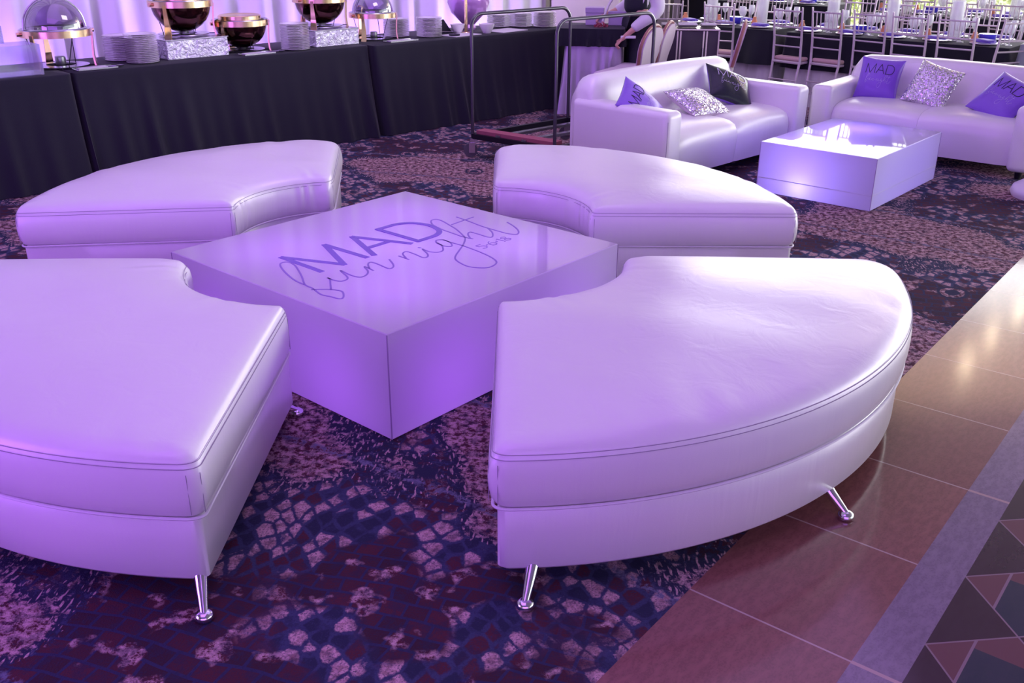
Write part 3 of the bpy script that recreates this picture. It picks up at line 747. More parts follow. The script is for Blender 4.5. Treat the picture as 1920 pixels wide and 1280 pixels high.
# ------------------------------------------------------------------ buffet: three skirted tables
BH = .745
def skirted(s0, s1, n0, n1, h, flare, mat, name, label, group=None, seed=0, cat='tablecloth', frame=Bf, fl_ends=(1, 1), hem=0.004, pleat=.24):
    rnd = random.Random(seed)
    # perimeter path (front first), with pleats growing to the hem
    path = []
    def side(a, b, nx, ny, ln):
        k = int(ln / .02)
        for i in range(k): path.append((a[0] + (b[0] - a[0]) * i / k, a[1] + (b[1] - a[1]) * i / k, nx, ny))
    r = .03
    side((s0 + r, n0), (s1 - r, n0), 0, 1, s1 - s0); 
    for q in range(5): an = PI / 2 - PI / 2 * q / 5; path.append((s1 - r + r * math.cos(an), n0 - r + r * math.sin(an), math.cos(an), math.sin(an)))
    side((s1, n0 - r), (s1, n1 + r), 1, 0, n0 - n1)
    for q in range(5): an = -PI / 2 * q / 5; path.append((s1 - r + r * math.cos(an), n1 + r + r * math.sin(an), math.cos(an), math.sin(an)))
    side((s1 - r, n1), (s0 + r, n1), 0, -1, s1 - s0)
    for q in range(5): an = -PI / 2 - PI / 2 * q / 5; path.append((s0 + r + r * math.cos(an), n1 + r + r * math.sin(an), math.cos(an), math.sin(an)))
    side((s0, n1 + r), (s0, n0 - r), -1, 0, n0 - n1)
    for q in range(5): an = PI - PI / 2 * q / 5; path.append((s0 + r + r * math.cos(an), n0 - r + r * math.sin(an), math.cos(an), math.sin(an)))
    bm = BM(); hz = hem / h; levels = [(1, -.010), (1 - .012 * (1 - hz), 0), (1 - .07 * (1 - hz), .003)] + [(1 - q * (1 - hz), q ** 1.25) for q in (.2, .4, .6, .8, 1)]
    ph = [rnd.uniform(0, 6) for _ in range(6)]; rings = []
    L = 0; ds = []
    for i, p in enumerate(path):
        ds.append(L); q = path[(i + 1) % len(path)]; L += math.hypot(q[0] - p[0], q[1] - p[1])
    for zf, t in levels:
        ring = []
        for p, d in zip(path, ds):
            w = 2 * PI * d / pleat
            fold = ((.5 + .5 * math.sin(w + 1.6 * math.sin(w * .31 + ph[0]) + ph[1])) ** 3 * .055 + .010 * math.sin(w * 2.3 + ph[2])) * (.65 + .35 * math.sin(w * .17 + ph[3]))
            off = t * (flare + fold - .015) if t > 0 else t
            ring.append(bm.verts.new(frame(p[0] + p[2] * off * (fl_ends[1] if p[2] > 0 else fl_ends[0] if p[2] < 0 else 1), p[1] + p[3] * off, h * zf)))
        rings.append(ring)
    n = len(path)
    for A, B in zip(rings, rings[1:]):
        for i in range(n): bm.faces.new((A[i], A[(i + 1) % n], B[(i + 1) % n], B[i]))
    bm.faces.new(rings[0])
    o = build(name, bm, M[mat], None, True, 60)
    return tag(o, label, cat, group)
GT = 'black skirted buffet tables along the drapes'
skirted(-.06, 2.415, -7.03, -7.80, BH, .16, 'black_cloth', 'tablecloth', 'black floor-length cloth on the leftmost buffet table under the clear box', GT, 3, fl_ends=(.1, .1), pleat=.34)
skirted(2.43, 4.905, -7.055, -7.80, BH, .16, 'black_cloth', 'tablecloth', 'black floor-length cloth on the middle buffet table, under the dark bowls', GT, 5, fl_ends=(.1, .1), pleat=.31)
skirted(4.92, 7.30, -7.0, -7.78, BH, .14, 'black_cloth', 'tablecloth', 'black floor-length cloth on the far buffet table, behind the tube cart', GT, 8, fl_ends=(.1, .5), pleat=.28)
TZ = BH + .001

# plates
bm = BM(); lathe(bm, [(0, .0), (.062, .0), (.07, .003), (.096, .008), (.126, .0105), (.1275, .0125), (.124, .0132), (.094, .011), (.067, .0055), (0, .005)], 32)
bmesh.ops.scale(bm, vec=(.92, .92, 1), verts=bm.verts)
plate0 = build('dinner_plate', bm, M['china'], None, True, 50); used = [False]
def put_plate(p, label, group):
    o = plate0 if not used[0] else plate0.copy()
    if used[0]: COL.objects.link(o)
    used[0] = True; o.location = p; o.rotation_euler = (0, 0, random.uniform(0, 6)); tag(o, label, 'plate', group)
def stack(s, n, k, where, group):
    for i in range(k):
        jx, jy = random.uniform(-.0015, .0015), random.uniform(-.0015, .0015)
        p = Bf(s, n, TZ + i * .0122); p.x += jx; p.y += jy
        lab = ('top plate of the white stack ' if i == k - 1 else 'bottom plate of the white stack ' if i == 0 else 'plain white plate inside the stack ') + where
        put_plate(p, lab, group)
stack(2.955, -7.48, 15, 'behind another, right of the glass dome', 'plates in the rear stack right of the glass dome')
stack(3.02, -7.25, 17, 'beside the first foil riser', 'plates in the stack beside the first foil riser')
stack(4.285, -7.20, 17, 'left of the second foil riser', 'plates in the stack left of the second foil riser')
stack(5.50, -7.46, 13, 'behind the third serving tray', 'plates in the stack behind the third serving tray')
stack(5.71, -7.24, 14, 'left of the black card easel', 'plates in the stack left of the black card easel')
stack(6.80, -7.50, 10, 'leftmost of three at the buffet end', 'plates in the leftmost of three end stacks')
stack(6.99, -7.38, 11, 'middle of three at the buffet end', 'plates in the middle of three end stacks')
stack(7.15, -7.20, 12, 'nearest the corner of the far buffet', 'plates in the stack nearest the far buffet corner')

# chafing dishes
def chafing(p, rz, label, lid, bowl, sc=1.0):
    t = empty('chafing_dish', p, rz, label, 'chafing dish', 'round brass chafing dishes on the buffet'); t.scale = (sc,) * 3
    zr = .215; rr = .235
    bm = BM(); lathe(bm, [(rr, zr), (rr + .008, zr), (rr + .008, zr + .045), (rr, zr + .045), (rr, zr)], 48); build('brass_band', bm, M['brass'], t, True)
    bm = BM(); lathe(bm, [(rr - .03, zr + .038), (rr, zr + .046), (rr - .002, zr + .05), (rr - .03, zr + .043), (rr - .03, zr + .038)], 48); build('inner_rim', bm, M['steel'], t, True)
    for k in range(3):
        a = R(-150 + 120 * k) ; c, s = math.cos(a), math.sin(a)
        bm = BM(); pr = [(rr + .012, zr + .02, .013), (rr + .005, zr - .06, .017), (rr + .0, .08, .022), (rr + .006, .02, .026), (rr + .012, 0, .028)]
        rows = []
        for r_, z, w in pr:
            rows.append([bm.verts.new((c * (r_ + o_) - s * w * q, s * (r_ + o_) + c * w * q, z)) for o_, q in ((0, -1), (0, 1), (-.012, 1), (-.012, -1))])
        for A, B in zip(rows, rows[1:]):
            for i in range(4): bm.faces.new((A[i], A[(i + 1) % 4], B[(i + 1) % 4], B[i]))
        bm.faces.new(rows[0]); bm.faces.new(rows[-1][::-1]); build('leg', bm, M['brass'] if k != 2 else M['copper'], t)
    bm = BM(); lathe(bm, [(.15, .012), (.19, .010), (.192, .016), (.15, .020), (.10, .018), (.10, .012), (.15, .012)], 40); build('base_ring', bm, M['steel'], t, True)
    bm = BM()
    for k in range(3):
        a = R(-90 + 120 * k); cyl(bm, (.15 * math.cos(a), .15 * math.sin(a), .016), (.20 * math.cos(a + .2), .20 * math.sin(a + .2), zr), .003, n=6)
    for k in range(3):
        a = R(-90 + 120 * k); cyl(bm, (0, 0, .015), (rr * math.cos(a + 1), rr * math.sin(a + 1), .012), .004, n=6)
    build('wire_brace', bm, M['black_metal'], t)
    bm = BM(); lathe(bm, [(0, .016), (.034, .016), (.036, .02), (.036, .07), (.03, .074), (0, .07)], 20); b = build('burner', bm, M['butter'], t, True, 40)
    if bowl:
        pr = [(rr - .015, zr + .02)] + [((rr - .015) * math.cos(a), zr + .01 - .20 * math.sin(a)) for a in [R(x) for x in (8, 20, 34, 48, 62, 76)]] + [(0, zr - .19)]
        bm = BM(); lathe(bm, pr, 40); build('rolled_lid', bm, M['dark_pan'], t, True, None)
        bm = BM(); lathe(bm, [(.175, zr + .045), (.182, zr + .045), (.182, zr + .078), (.172, zr + .085), (.16, zr + .08), (0, zr + .078)], 40); build('pan_rim', bm, M['brass'], t, True, 40)
    else:
        bm = BM(); lathe(bm, [(rr - .03, zr + .04), (rr - .04, zr + .01), (rr - .07, zr - .005), (0, zr - .008)], 40); build('food_pan', bm, M['steel'], t, True)
    if lid:
        pr = [((rr - .03) * math.cos(a), zr + .047 + .205 * math.sin(a)) for a in [R(x) for x in range(0, 90, 9)]] + [(0, zr + .252)]
        bm = BM(); lathe(bm, pr, 48); d = build('dome_lid', bm, M[lid], t, True, None)
        bm = BM(); lathe(bm, [(rr - .028, zr + .045), (rr - .022, zr + .05), (rr - .03, zr + .056), (rr - .028, zr + .045)], 48); build('lid_rim', bm, M['steel'], d, True)
        bm = BM(); tube(bm, spline([((rr - .02) * math.cos(a), .0, zr + .047 + .215 * math.sin(a)) for a in [R(x) for x in range(0, 181, 18)]], 2), .006, 8)
        build('hinge_band', bm, M['steel'], d, True)
    for sx in (-1, 1):
        bm = BM(); cyl(bm, (sx * (rr + .006), 0, zr + .022), (sx * (rr + .03), 0, zr + .022), .014, n=14); build('hinge_knob', bm, M['copper'], t, True, 40)
    return t
def riser(s, n, w, d, h, label):
    t = empty('foil_riser', Bf(s, n, TZ), BA, label, 'riser', 'crinkled foil risers under the chafing dishes')
    bm = BM(); box(bm, -w / 2, w / 2, -d / 2, d / 2, .0, h - .006, r=.004, seg=1); build('riser_body', bm, M['foil'], t)
    bm = BM(); box(bm, -w / 2 - .006, w / 2 + .006, -d / 2 - .006, d / 2 + .006, h - .006, h, r=.002, seg=1); build('riser_top', bm, M['steel'], t)
    return t
chafing(Bf(2.49, -7.42, TZ), BA, 'brass chafing dish with clear dome and burner, leftmost on buffet', 'dome', False)
riser(3.46, -7.49, .50, .50, .145, 'silver foil riser box under the left dark bowl chafing dish')
chafing(Bf(3.48, -7.50, TZ + .1455), BA + .1, 'brass chafing dish with dark bowl, raised on the first foil riser', None, True)
chafing(Bf(3.93, -7.43, TZ), BA - .1, 'brass chafing dish with dark bowl standing directly on the cloth', None, True, .93)
riser(4.70, -7.44, .43, .46, .135, 'silver foil riser box under the right dark bowl chafing dish')
chafing(Bf(4.70, -7.45, TZ + .1355), BA + .2, 'brass chafing dish with dark bowl, raised on the second foil riser', None, True, .95)
chafing(Bf(5.22, -7.42, TZ), BA, 'brass chafing dish with lilac domed lid, right of the risers', 'dome', False, .88)

# serving trays and tongs
def tray(s, n, w, d, rz, label):
    t = empty('serving_tray', Bf(s, n, TZ), BA + rz, label, 'tray', 'small silver trays along the buffet front')
    bm = BM(); box(bm, -w / 2, w / 2, -d / 2, d / 2, 0, .006, r=.002, seg=1); box(bm, -w / 2, w / 2, -d / 2, -d / 2 + .008, .006, .012); box(bm, -w / 2, w / 2, d / 2 - .008, d / 2, .006, .012)
    build('tray_plate', bm, M['steel'], t)
    bm = BM(); box(bm, -w * .42, w * .3, -d * .2, d * .3, .0065, .012, r=.001, seg=1); build('liner', bm, M['paper'], t)
tray(2.63, -7.16, .28, .13, 0, 'silver tray with napkin in front of the clear dome chafing dish')
tray(3.90, -7.15, .27, .12, 0, 'silver tray in front of the table-level dark bowl')
tray(5.30, -7.13, .30, .12, 0, 'silver tray in front of the lilac dome chafing dish')
for s, lab in ((2.78, 'serving spoon resting right of the leftmost silver tray'), (4.09, 'serving spoon resting right of the middle silver tray')):
    bm = BM(); tube(bm, [(0, 0, .012), (.09, 0, .006), (.15, 0, .010)], .004, 6); lathe(bm, [(0, .004), (.022, .008), (.028, .018), (.02, .016), (0, .012)], 16, (-.02, 0, 0))
    o = build('serving_spoon', bm, M['steel'], None, True, loc=Bf(s, -7.13, TZ), rz=BA + 2.4); tag(o, lab, 'spoon')
# clear acrylic display at far left
t = empty('acrylic_display', Bf(2.06, -7.22, TZ), BA, 'clear acrylic display box at the left end of the buffet', 'display box')
def pane_box(x0, x1, y0, y1, z0, z1, th=.006):
    bm = BM(); box(bm, x0, x1, y0, y1, z0, z0 + th); box(bm, x0, x1, y0, y0 + th, z0 + th, z1); box(bm, x0, x1, y1 - th, y1, z0 + th, z1)
    box(bm, x0, x0 + th, y0 + th, y1 - th, z0 + th, z1); box(bm, x1 - th, x1, y0 + th, y1 - th, z0 + th, z1); return bm
build('lower_tray', pane_box(-.35, .20, -.13, .13, 0, .20), M['acrylic'], t)
build('upper_tray', pane_box(-.35, .02, .0, .13, .206, .32), M['acrylic'], t)
# far buffet bits
for s, n, w, d, lab in ((6.03, -7.18, .34, .22, 'white paper sheet beside the tall stand on far buffet'), (6.62, -7.2, .36, .26, 'white printed sheet in front of the three end plate stacks')):
    bm = BM(); box(bm, -w / 2, w / 2, -d / 2, d / 2, 0, .004); o = build('paper_sheet', bm, M['paper'], None, loc=Bf(s, n, TZ), rz=BA + .1); tag(o, lab, 'paper')
bm = BM(); lathe(bm, [(0, 0), (.05, 0), (.052, .014), (0, .014)], 20); o = build('coaster', bm, M['black_metal'], None, True, loc=Bf(5.93, -7.15, TZ + .004)); tag(o, 'small black disc lying on the white paper sheet', 'coaster')
def bowl(s, n, r, h, lab):
    bm = BM(); lathe(bm, [(0, 0), (r * .5, 0), (r * .62, h * .2), (r * .95, h * .8), (r, h), (r * .94, h), (r * .88, h * .8), (r * .5, h * .15), (0, h * .12)], 28)
    o = build('sauce_bowl', bm, M['china'], None, True, 50, loc=Bf(s, n, TZ)); tag(o, lab, 'bowl', 'white sauce bowls on the far buffet')
bowl(6.33, -7.15, .075, .085, 'white bowl at the buffet edge behind the cart rail'); bowl(6.13, -7.34, .07, .08, 'white bowl at the foot of the tall brass stand')
t = empty('card_easel', Bf(6.0, -7.42, TZ), BA, 'small black triangular easel on the far buffet beside plates', 'easel')
bm = BM(); vs = [bm.verts.new(q) for q in ((-.09, -.05, 0), (.09, -.05, 0), (.05, .03, .12), (-.02, .03, .12))]; bm.faces.new(vs); vs2 = [bm.verts.new(q) for q in ((-.09, .08, 0), (.09, .08, 0))]
bm.faces.new((vs[3], vs[2], vs2[1], vs2[0])); bm.faces.new((vs[0], vs[3], vs2[0])); bm.faces.new((vs[1], vs2[1], vs[2])); bm.faces.new((vs[0], vs2[0], vs2[1], vs[1])); build('folded_card', bm, M['black_metal'], t)
bm = BM(); tube(bm, [(-.05, -.06, .02), (.10, -.10, .012)], .004, 6); build('easel_foot', bm, M['steel'], t)
# big glass globe on brass stand
t = empty('globe_vase', Bf(6.42, -7.52, TZ), BA, 'large purple glass globe vase on the far buffet', 'vase')
bm = BM(); lathe(bm, [(.07, 0), (.075, .02), (.06, .05), (.10, .09), (.17, .16), (.205, .25), (.20, .33), (.16, .42), (.10, .47), (.07, .48)], 36); build('glass_globe', bm, pmat('iridescent_glass', (.62, .32, .75), .12, .25, coat=1, bump=.3, bscale=9), t, True)
t = empty('brass_stand', Bf(6.2, -7.30, TZ), BA, 'slender brass stand rising in front of the globe vase', 'stand')
bm = BM(); box(bm, -.012, .012, -.008, .008, .01, .62); build('post', bm, M['brass'], t)
bm = BM(); lathe(bm, [(0, 0), (.05, 0), (.045, .01), (0, .012)], 20); build('foot', bm, M['brass'], t, True)

# ------------------------------------------------------------------ tube cart
A0 = Vector((-.315, 7.60, 0)); A1 = Vector((.47, 8.30, 0)); B0 = Vector((.31, 7.12, 0)); B1 = A1 + (B0 - A0)
ax = (A1 - A0).normalized(); ay = (B0 - A0).normalized()
t = empty('luggage_cart', (A0 + B1) / 2, 0, 'dark tube-framed rolling cart with two hoops behind the ottomans', 'cart')
o0 = t.location.copy()
HT = 1.075
def hoop(P, Q):
    r = .10; d = (Q - P).normalized(); pts = [P + Vector((0, 0, .15))]
    for k in range(7): a = PI / 2 * k / 6; pts.append(P + d * (r - r * math.cos(a)) + Vector((0, 0, HT - r + r * math.sin(a))))
    for k in range(7): a = PI / 2 * (1 - k / 6); pts.append(Q - d * (r - r * math.cos(a)) + Vector((0, 0, HT - r + r * math.sin(a))))
    pts.append(Q + Vector((0, 0, .15))); return [p - o0 for p in pts]
for P, Q in ((A0, A1), (B0, B1)):
    bm = BM(); tube(bm, hoop(P, Q), .0135, 12); build('hoop', bm, M['dark_chrome'], t, True)
def bar(P, Q, z, w, hh, mt, nm, lab=None):
    d = (Q - P).normalized(); n = Vector((-d.y, d.x, 0)); bm = BM(); vs = []
    for q in (P, Q):
        for a, b in ((-1, -1), (1, -1), (1, 1), (-1, 1)): vs.append(bm.verts.new(q - o0 + n * w / 2 * a + Vector((0, 0, z + hh / 2 * b))))
    for i in range(4): bm.faces.new((vs[i], vs[(i + 1) % 4], vs[4 + (i + 1) % 4], vs[4 + i]))
    bm.faces.new(vs[:4][::-1]); bm.faces.new(vs[4:]); o = build(nm, bm, M[mt], t)
    if lab: o['label'] = lab
for P, Q in ((A0, A1), (B0, B1), (A0, B0), (A1, B1)): bar(P, Q, .165, .035, .04, 'black_metal', 'base_rail')
bar(A0 + ax * .06 + ay * .02, B0 + ax * .06 - ay * .02, .198, .10, .028, 'red_pad', 'deck_pad', 'dark red carpeted pad')
bar(A0 + ay * .25, A1 + ay * .25, .19, .05, .02, 'steel', 'cross_slat'); bar(A0 + ay * .5, A1 + ay * .5, .19, .05, .02, 'steel', 'cross_slat')
for P in (A0, A1, B0, B1):
    q = P - o0; bm = BM(); box(bm, -.02, .02, -.02, .02, .10, .15, Matrix.Translation(q)); cs = build('caster', bm, M['steel'], t)
    bm = BM(); 
    for sx in (-1, 1): box(bm, q.x - .03, q.x + .018, q.y + sx * .022 - .003, q.y + sx * .022 + .003, .035, .115)
    build('caster_fork', bm, M['steel'], cs)
    bm = BM(); cyl(bm, (q.x - .018, q.y - .017, .055), (q.x - .018, q.y + .017, .055), .055, n=24); build('wheel', bm, M['rubber'], cs, True, 40)

# ------------------------------------------------------------------ silver-skirted side table behind the cart
def frame_at(o, yaw):
    c, s = math.cos(yaw), math.sin(yaw)
    return lambda a, b, z: Vector((o[0] + c * a - s * b, o[1] + s * a + c * b, z))
fr = frame_at((.80, 9.72), R(-8))
sv = skirted(-.27, .26, .27, -.27, .76, .05, 'silver_cloth', 'tablecloth', 'silver satin skirt with black topper on the small table behind the cart', None, 11, frame=fr, pleat=.10)
o = skirted(-.34, .285, .285, -.30, .80, .02, 'black_cloth', 'topper', 'black gathered topper', None, 12, cat=None, frame=fr, hem=.64, pleat=.12); o.parent = sv
for x, z, w, h, lab in ((-.02, .802, .17, .16, 'taller lilac gift box on the black side table'), (.20, .802, .17, .13, 'lower lilac gift box at the right of the side table')):
    t = empty('gift_box', fr(x, .1, z), R(-8), lab, 'box', 'lilac boxes on the side table')
    bm = BM(); box(bm, -w / 2, w / 2, -.08, .08, 0, h * .7, r=.003, seg=1); build('box_body', bm, M['lilac_card'], t)
    bm = BM(); box(bm, -w / 2 - .005, w / 2 + .005, -.085, .085, h * .7, h, r=.003, seg=1); build('box_lid', bm, M['lilac_card'], t)
bm = BM()
for i in range(90):
    a = random.uniform(0, 6.28); r_ = .075 * math.sqrt(random.random()); z = random.uniform(0, .05) * (1 - r_ / .09)
    v = Vector((r_ * math.cos(a), r_ * math.sin(a), z + .006)); d = Vector((random.uniform(-1, 1), random.uniform(-1, 1), random.uniform(.1, 1))).normalized() * .014; e = d.orthogonal().normalized() * .009
    bm.faces.new([bm.verts.new(v + d), bm.verts.new(v + e), bm.verts.new(v - d * .3), bm.verts.new(v - e)])
o = build('red_petals', bm, M['red_flower'], None, loc=fr(.06, -.18, .802)); tag(o, 'heap of dark red petals in front of the lilac boxes', 'petals', kind='stuff')
bm = BM(); tube(bm, [(0, 0, 0), (.02, 0, .10), (.06, 0, .2), (.11, 0, .28)], .012, 8); o = build('ribbon', bm, M['paper'], None, True, loc=fr(.06, -.08, .802)); tag(o, 'cream ribbon twist rising above the red petals', 'ribbon')

# ------------------------------------------------------------------ waiter
def skinned(name, nodes, edges, m, parent, sub=2):
    me = bpy.data.meshes.new(name); me.from_pydata([n[0] for n in nodes], edges, []); me.materials.append(m)
    o = bpy.data.objects.new(name, me); link(o, parent)
    sk = o.modifiers.new('skin', 'SKIN'); ly = me.skin_vertices[0].data
    for i, n in enumerate(nodes):
        r = n[1]; ly[i].radius = r if isinstance(r, tuple) else (r, r)
        ly[i].use_root = (i == 0)
    sk.use_smooth_shade = True; sk.branch_smoothing = .3
    sb = o.modifiers.new('sub', 'SUBSURF'); sb.levels = sub; sb.render_levels = sub
    return o
def person(loc, rz):
    # local: +x = facing, +y = left side
    t = empty('person', loc, rz, 'waiter in a white shirt and black vest bending an arm, behind the left sofa', 'person')
    N = [((0, 0, .95), (.12, .15)), ((.0, 0, 1.10), (.10, .13)), ((.0, 0, 1.28), (.12, .155)), ((0, 0, 1.42), (.09, .12)), ((.01, 0, 1.52), (.05, .05)), ((.02, 0, 1.60), (.07, .065)), ((.025, 0, 1.68), (.092, .075)), ((.02, 0, 1.76), (.07, .06)),
         ((-.0, .17, 1.40), .06), ((-.10, .235, 1.16), .047), ((-.13, .25, 1.06), .042), ((.10, .24, .865), .032), ((.15, .235, .82), .026),
         ((0, -.17, 1.40), .06), ((.0, -.23, 1.12), .045), ((.18, -.21, 1.0), .033), ((.24, -.2, .98), .027),
         ((0, .09, .90), .095), ((.02, .10, .50), .065), ((0, .10, .12), .045), ((.10, .10, .05), .038),
         ((0, -.09, .90), .095), ((.02, -.10, .50), .065), ((0, -.10, .12), .045), ((.10, -.10, .05), .038),
         ((.115, 0, 1.645), .014)]
    E = [(0, 1), (1, 2), (2, 3), (3, 4), (4, 5), (5, 6), (6, 7), (3, 8), (8, 9), (9, 10), (10, 11), (11, 12), (3, 13), (13, 14), (14, 15), (15, 16), (0, 17), (17, 18), (18, 19), (19, 20), (0, 21), (21, 22), (22, 23), (23, 24), (6, 25)]
    # hands: palm plus five fingers each
    for w, hx, hy, hz, sy in ((12, .20, .23, .77, 1), (16, .31, -.195, .965, -1)):
        i0 = len(N); N.append(((hx, hy, hz), (.034, .016))); E.append((w, i0))
        for k, (dy, ln) in enumerate(((.030, .050), (.011, .062), (-.010, .058), (-.028, .046))):
            j = len(N); N.append(((hx + .035, hy + dy, hz - .028), .0095)); N.append(((hx + .035 + ln * .45, hy + dy, hz - .035 - ln * .5), .0085)); N.append(((hx + .02 + ln * .15, hy + dy, hz - .04 - ln * .95), .0075))
            E += [(i0, j), (j, j + 1), (j + 1, j + 2)]
        j = len(N); N.append(((hx + .01, hy - sy * .035, hz - .006), .0105)); N.append(((hx + .045, hy - sy * .048, hz - .03), .009)); E += [(i0, j), (j, j + 1)]
    skinned('body', N, E, M['skin'], t)
    shirt = [((0, 0, .98), (.135, .165)), ((0, 0, 1.12), (.118, .148)), ((0, 0, 1.28), (.138, .17)), ((0, 0, 1.41), (.10, .13)), ((.005, 0, 1.475), (.06, .06)),
             ((0, .17, 1.40), .078), ((-.10, .235, 1.17), .08), ((-.13, .25, 1.04), .076), ((.03, .245, .93), .06), ((.115, .24, .86), .048),
             ((0, -.17, 1.40), .078), ((0, -.23, 1.12), .06), ((.10, -.22, 1.05), .05), ((.18, -.21, 1.0), .042)]
    skinned('shirt', shirt, [(0, 1), (1, 2), (2, 3), (3, 4), (3, 5), (5, 6), (6, 7), (7, 8), (8, 9), (3, 10), (10, 11), (11, 12), (12, 13)], M['shirt'], t)
    skinned('vest', [((.012, 0, .96), (.155, .17)), ((.012, 0, 1.12), (.135, .15)), ((.014, 0, 1.28), (.15, .162)), ((.0, 0, 1.39), (.105, .10))], [(0, 1), (1, 2), (2, 3)], M['vest'], t)
    skinned('trousers', [((0, 0, .97), (.135, .165)), ((0, .095, .88), .112), ((.02, .10, .50), .088), ((0, .10, .10), .075), ((0, -.095, .88), .112), ((.02, -.10, .50), .088), ((0, -.10, .10), .075)], [(0, 1), (1, 2), (2, 3), (0, 4), (4, 5), (5, 6)], M['vest'], t)
    for sy in (1, -1):
        bm = BM(); box(bm, -.07, .18, sy * .10 - .045, sy * .10 + .045, 0, .085, r=.03, seg=3); build('shoe', bm, M['black_metal'], t, True)
    bm = BM(); bmesh.ops.create_uvsphere(bm, u_segments=20, v_segments=12, radius=1, matrix=Matrix.Translation((.0, 0, 1.715)) @ Matrix.Diagonal((.108, .09, .105, 1)))
    for v in list(bm.verts):
        if v.co.x > .05 and v.co.z < 1.74: v.co.x = .05
    build('hair', bm, M['hair'], t, True)
    for sy in (1, -1):
        bm = BM(); bmesh.ops.create_uvsphere(bm, u_segments=10, v_segments=8, radius=1, matrix=Matrix.Translation((.105, sy * .03, 1.675)) @ Matrix.Diagonal((.008, .013, .009, 1))); build('eye', bm, M['vest'], t, True)
        bm = BM(); bmesh.ops.create_uvsphere(bm, u_segments=10, v_segments=8, radius=1, matrix=Matrix.Translation((.02, sy * .085, 1.66)) @ Matrix.Diagonal((.02, .009, .03, 1))); build('ear', bm, M['skin'], t, True)
    bm = BM(); tube(bm, [(.10, -.02, 1.605), (.106, 0, 1.602), (.10, .02, 1.605)], .006, 8); build('mouth', bm, M['chair_wood'], t, True)
    return t
W = person((1.19, 9.60, 0), PI + .12); W.scale = (1, 1, .93)
bm = BM(); box(bm, -.07, .07, -.008, .008, -.012, .012, r=.003, seg=1); o = build('paper_roll', bm, M['paper'], None, loc=(1.07, 9.335, .735)); tag(o, 'white rolled paper held in the waiter hand', 'paper')

# ------------------------------------------------------------------ upholstered round-back chairs
def round_chair(loc, rz, label):
    t = empty('banquet_chair', loc, rz, label, 'chair', 'pale upholstered round-back chairs behind the left sofa')
    # faces +x
    pr = []
    for k in range(25):
        a = PI * k / 24; pr.append((.215 * math.cos(a) * (1 + .04 * math.sin(a)), .70 + .19 * math.sin(a) ** .8))
    pr = [(.17, .50), (.175, .58)] + pr + [(-.175, .58), (-.17, .50)]
    def slab(bm, x0, x1, k):
        A = [bm.verts.new((x0 - (z - .5) * .22, y * k, .48 + (z - .48) * (k if z > .6 else 1))) for y, z in pr]; B = [bm.verts.new((x1 - (z - .5) * .22, y * k, .48 + (z - .48) * (k if z > .6 else 1))) for y, z in pr]
        n = len(A)
        for i in range(n): bm.faces.new((A[i], A[(i + 1) % n], B[(i + 1) % n], B[i]))
        bm.faces.new(A); bm.faces.new(B[::-1])
    bm = BM(); slab(bm, -.215, -.165, .96); build('backrest', bm, M['lilac_fabric'], t)
    bm = BM(); P = [(-.19 - (z - .5) * .22, y, z) for y, z in pr]; tube(bm, P, .014, 8); build('back_frame', bm, M['chair_wood'], t, True)
    bm = BM(); box(bm, -.20, .22, -.21, .21, .40, .49, r=.035, seg=4); build('seat', bm, M['lilac_fabric'], t, True)
    for x in (-.18, .19):
        for y in (-.18, .18):
            bm = BM(); cyl(bm, (x, y, .41), (x * 1.1, y * 1.08, 0), .02, .013, n=8); build('leg', bm, M['trim'], t, True)
    return t
round_chair((1.00, 8.92, 0), R(150), 'pale round-back chair nearest the waiter, behind left sofa')
round_chair((1.17, 9.24, 0), R(158), 'pale round-back chair partly hidden behind another, left of the black cart')
round_chair((1.86, 9.30, 0), R(166), 'pale round-back chair seen edge-on right of the black cart')

# black panelled trolley with fanned booklets
t = empty('panelled_trolley', (1.72, 9.86, 0), R(-4), 'dark panelled trolley with metal trim behind the left sofa', 'trolley')
bm = BM(); box(bm, -.27, .27, -.16, .16, .10, .76, r=.006, seg=1); build('cabinet', bm, M['black_panel'], t)
bm = BM(); box(bm, -.285, .285, -.175, .175, .76, .775, r=.003, seg=1); build('top_frame', bm, M['trim'], t)
for x in (-.27, -.12, -.09, .13, .16, .275):
    bm = BM(); box(bm, x - .007, x + .007, -.172, -.160, .12, .755); build('trim_strip', bm, M['trim'], t)
bm = BM(); tube(bm, [(.06, -.19, .30), (.11, -.19, .30), (.125, -.19, .33), (.125, -.19, .60)], .008, 8); build('handle', bm, M['steel'], t, True)
for x in (-.22, .22):
    for y in (-.12, .12):
        bm = BM(); cyl(bm, (x - .012, y, .05), (x + .012, y, .05), .05, n=16); build('wheel', bm, M['rubber'], t, True, 40)
for k, (x, w) in enumerate(((-.20, .14), (-.02, .18), (.18, .14))):
    for j in range(3):
        bm = BM(); box(bm, -w / 2, w / 2, -.06, .06, 0, .006, Matrix.Rotation(-.25, 4, 'X'))
        c, s = math.cos(R(-4)), math.sin(R(-4)); yy = -.08 + j * .06
        o = build('booklet', bm, M['paper'], None, loc=(1.72 + c * x - s * yy, 9.86 + s * x + c * yy, .793 + .003 * j), rz=R(-4)); tag(o, ('front', 'middle', 'rear')[j] + ' booklet of the ' + ('left', 'centre', 'right')[k] + ' fanned trio on the dark trolley', 'booklet', 'booklets fanned on the dark trolley')

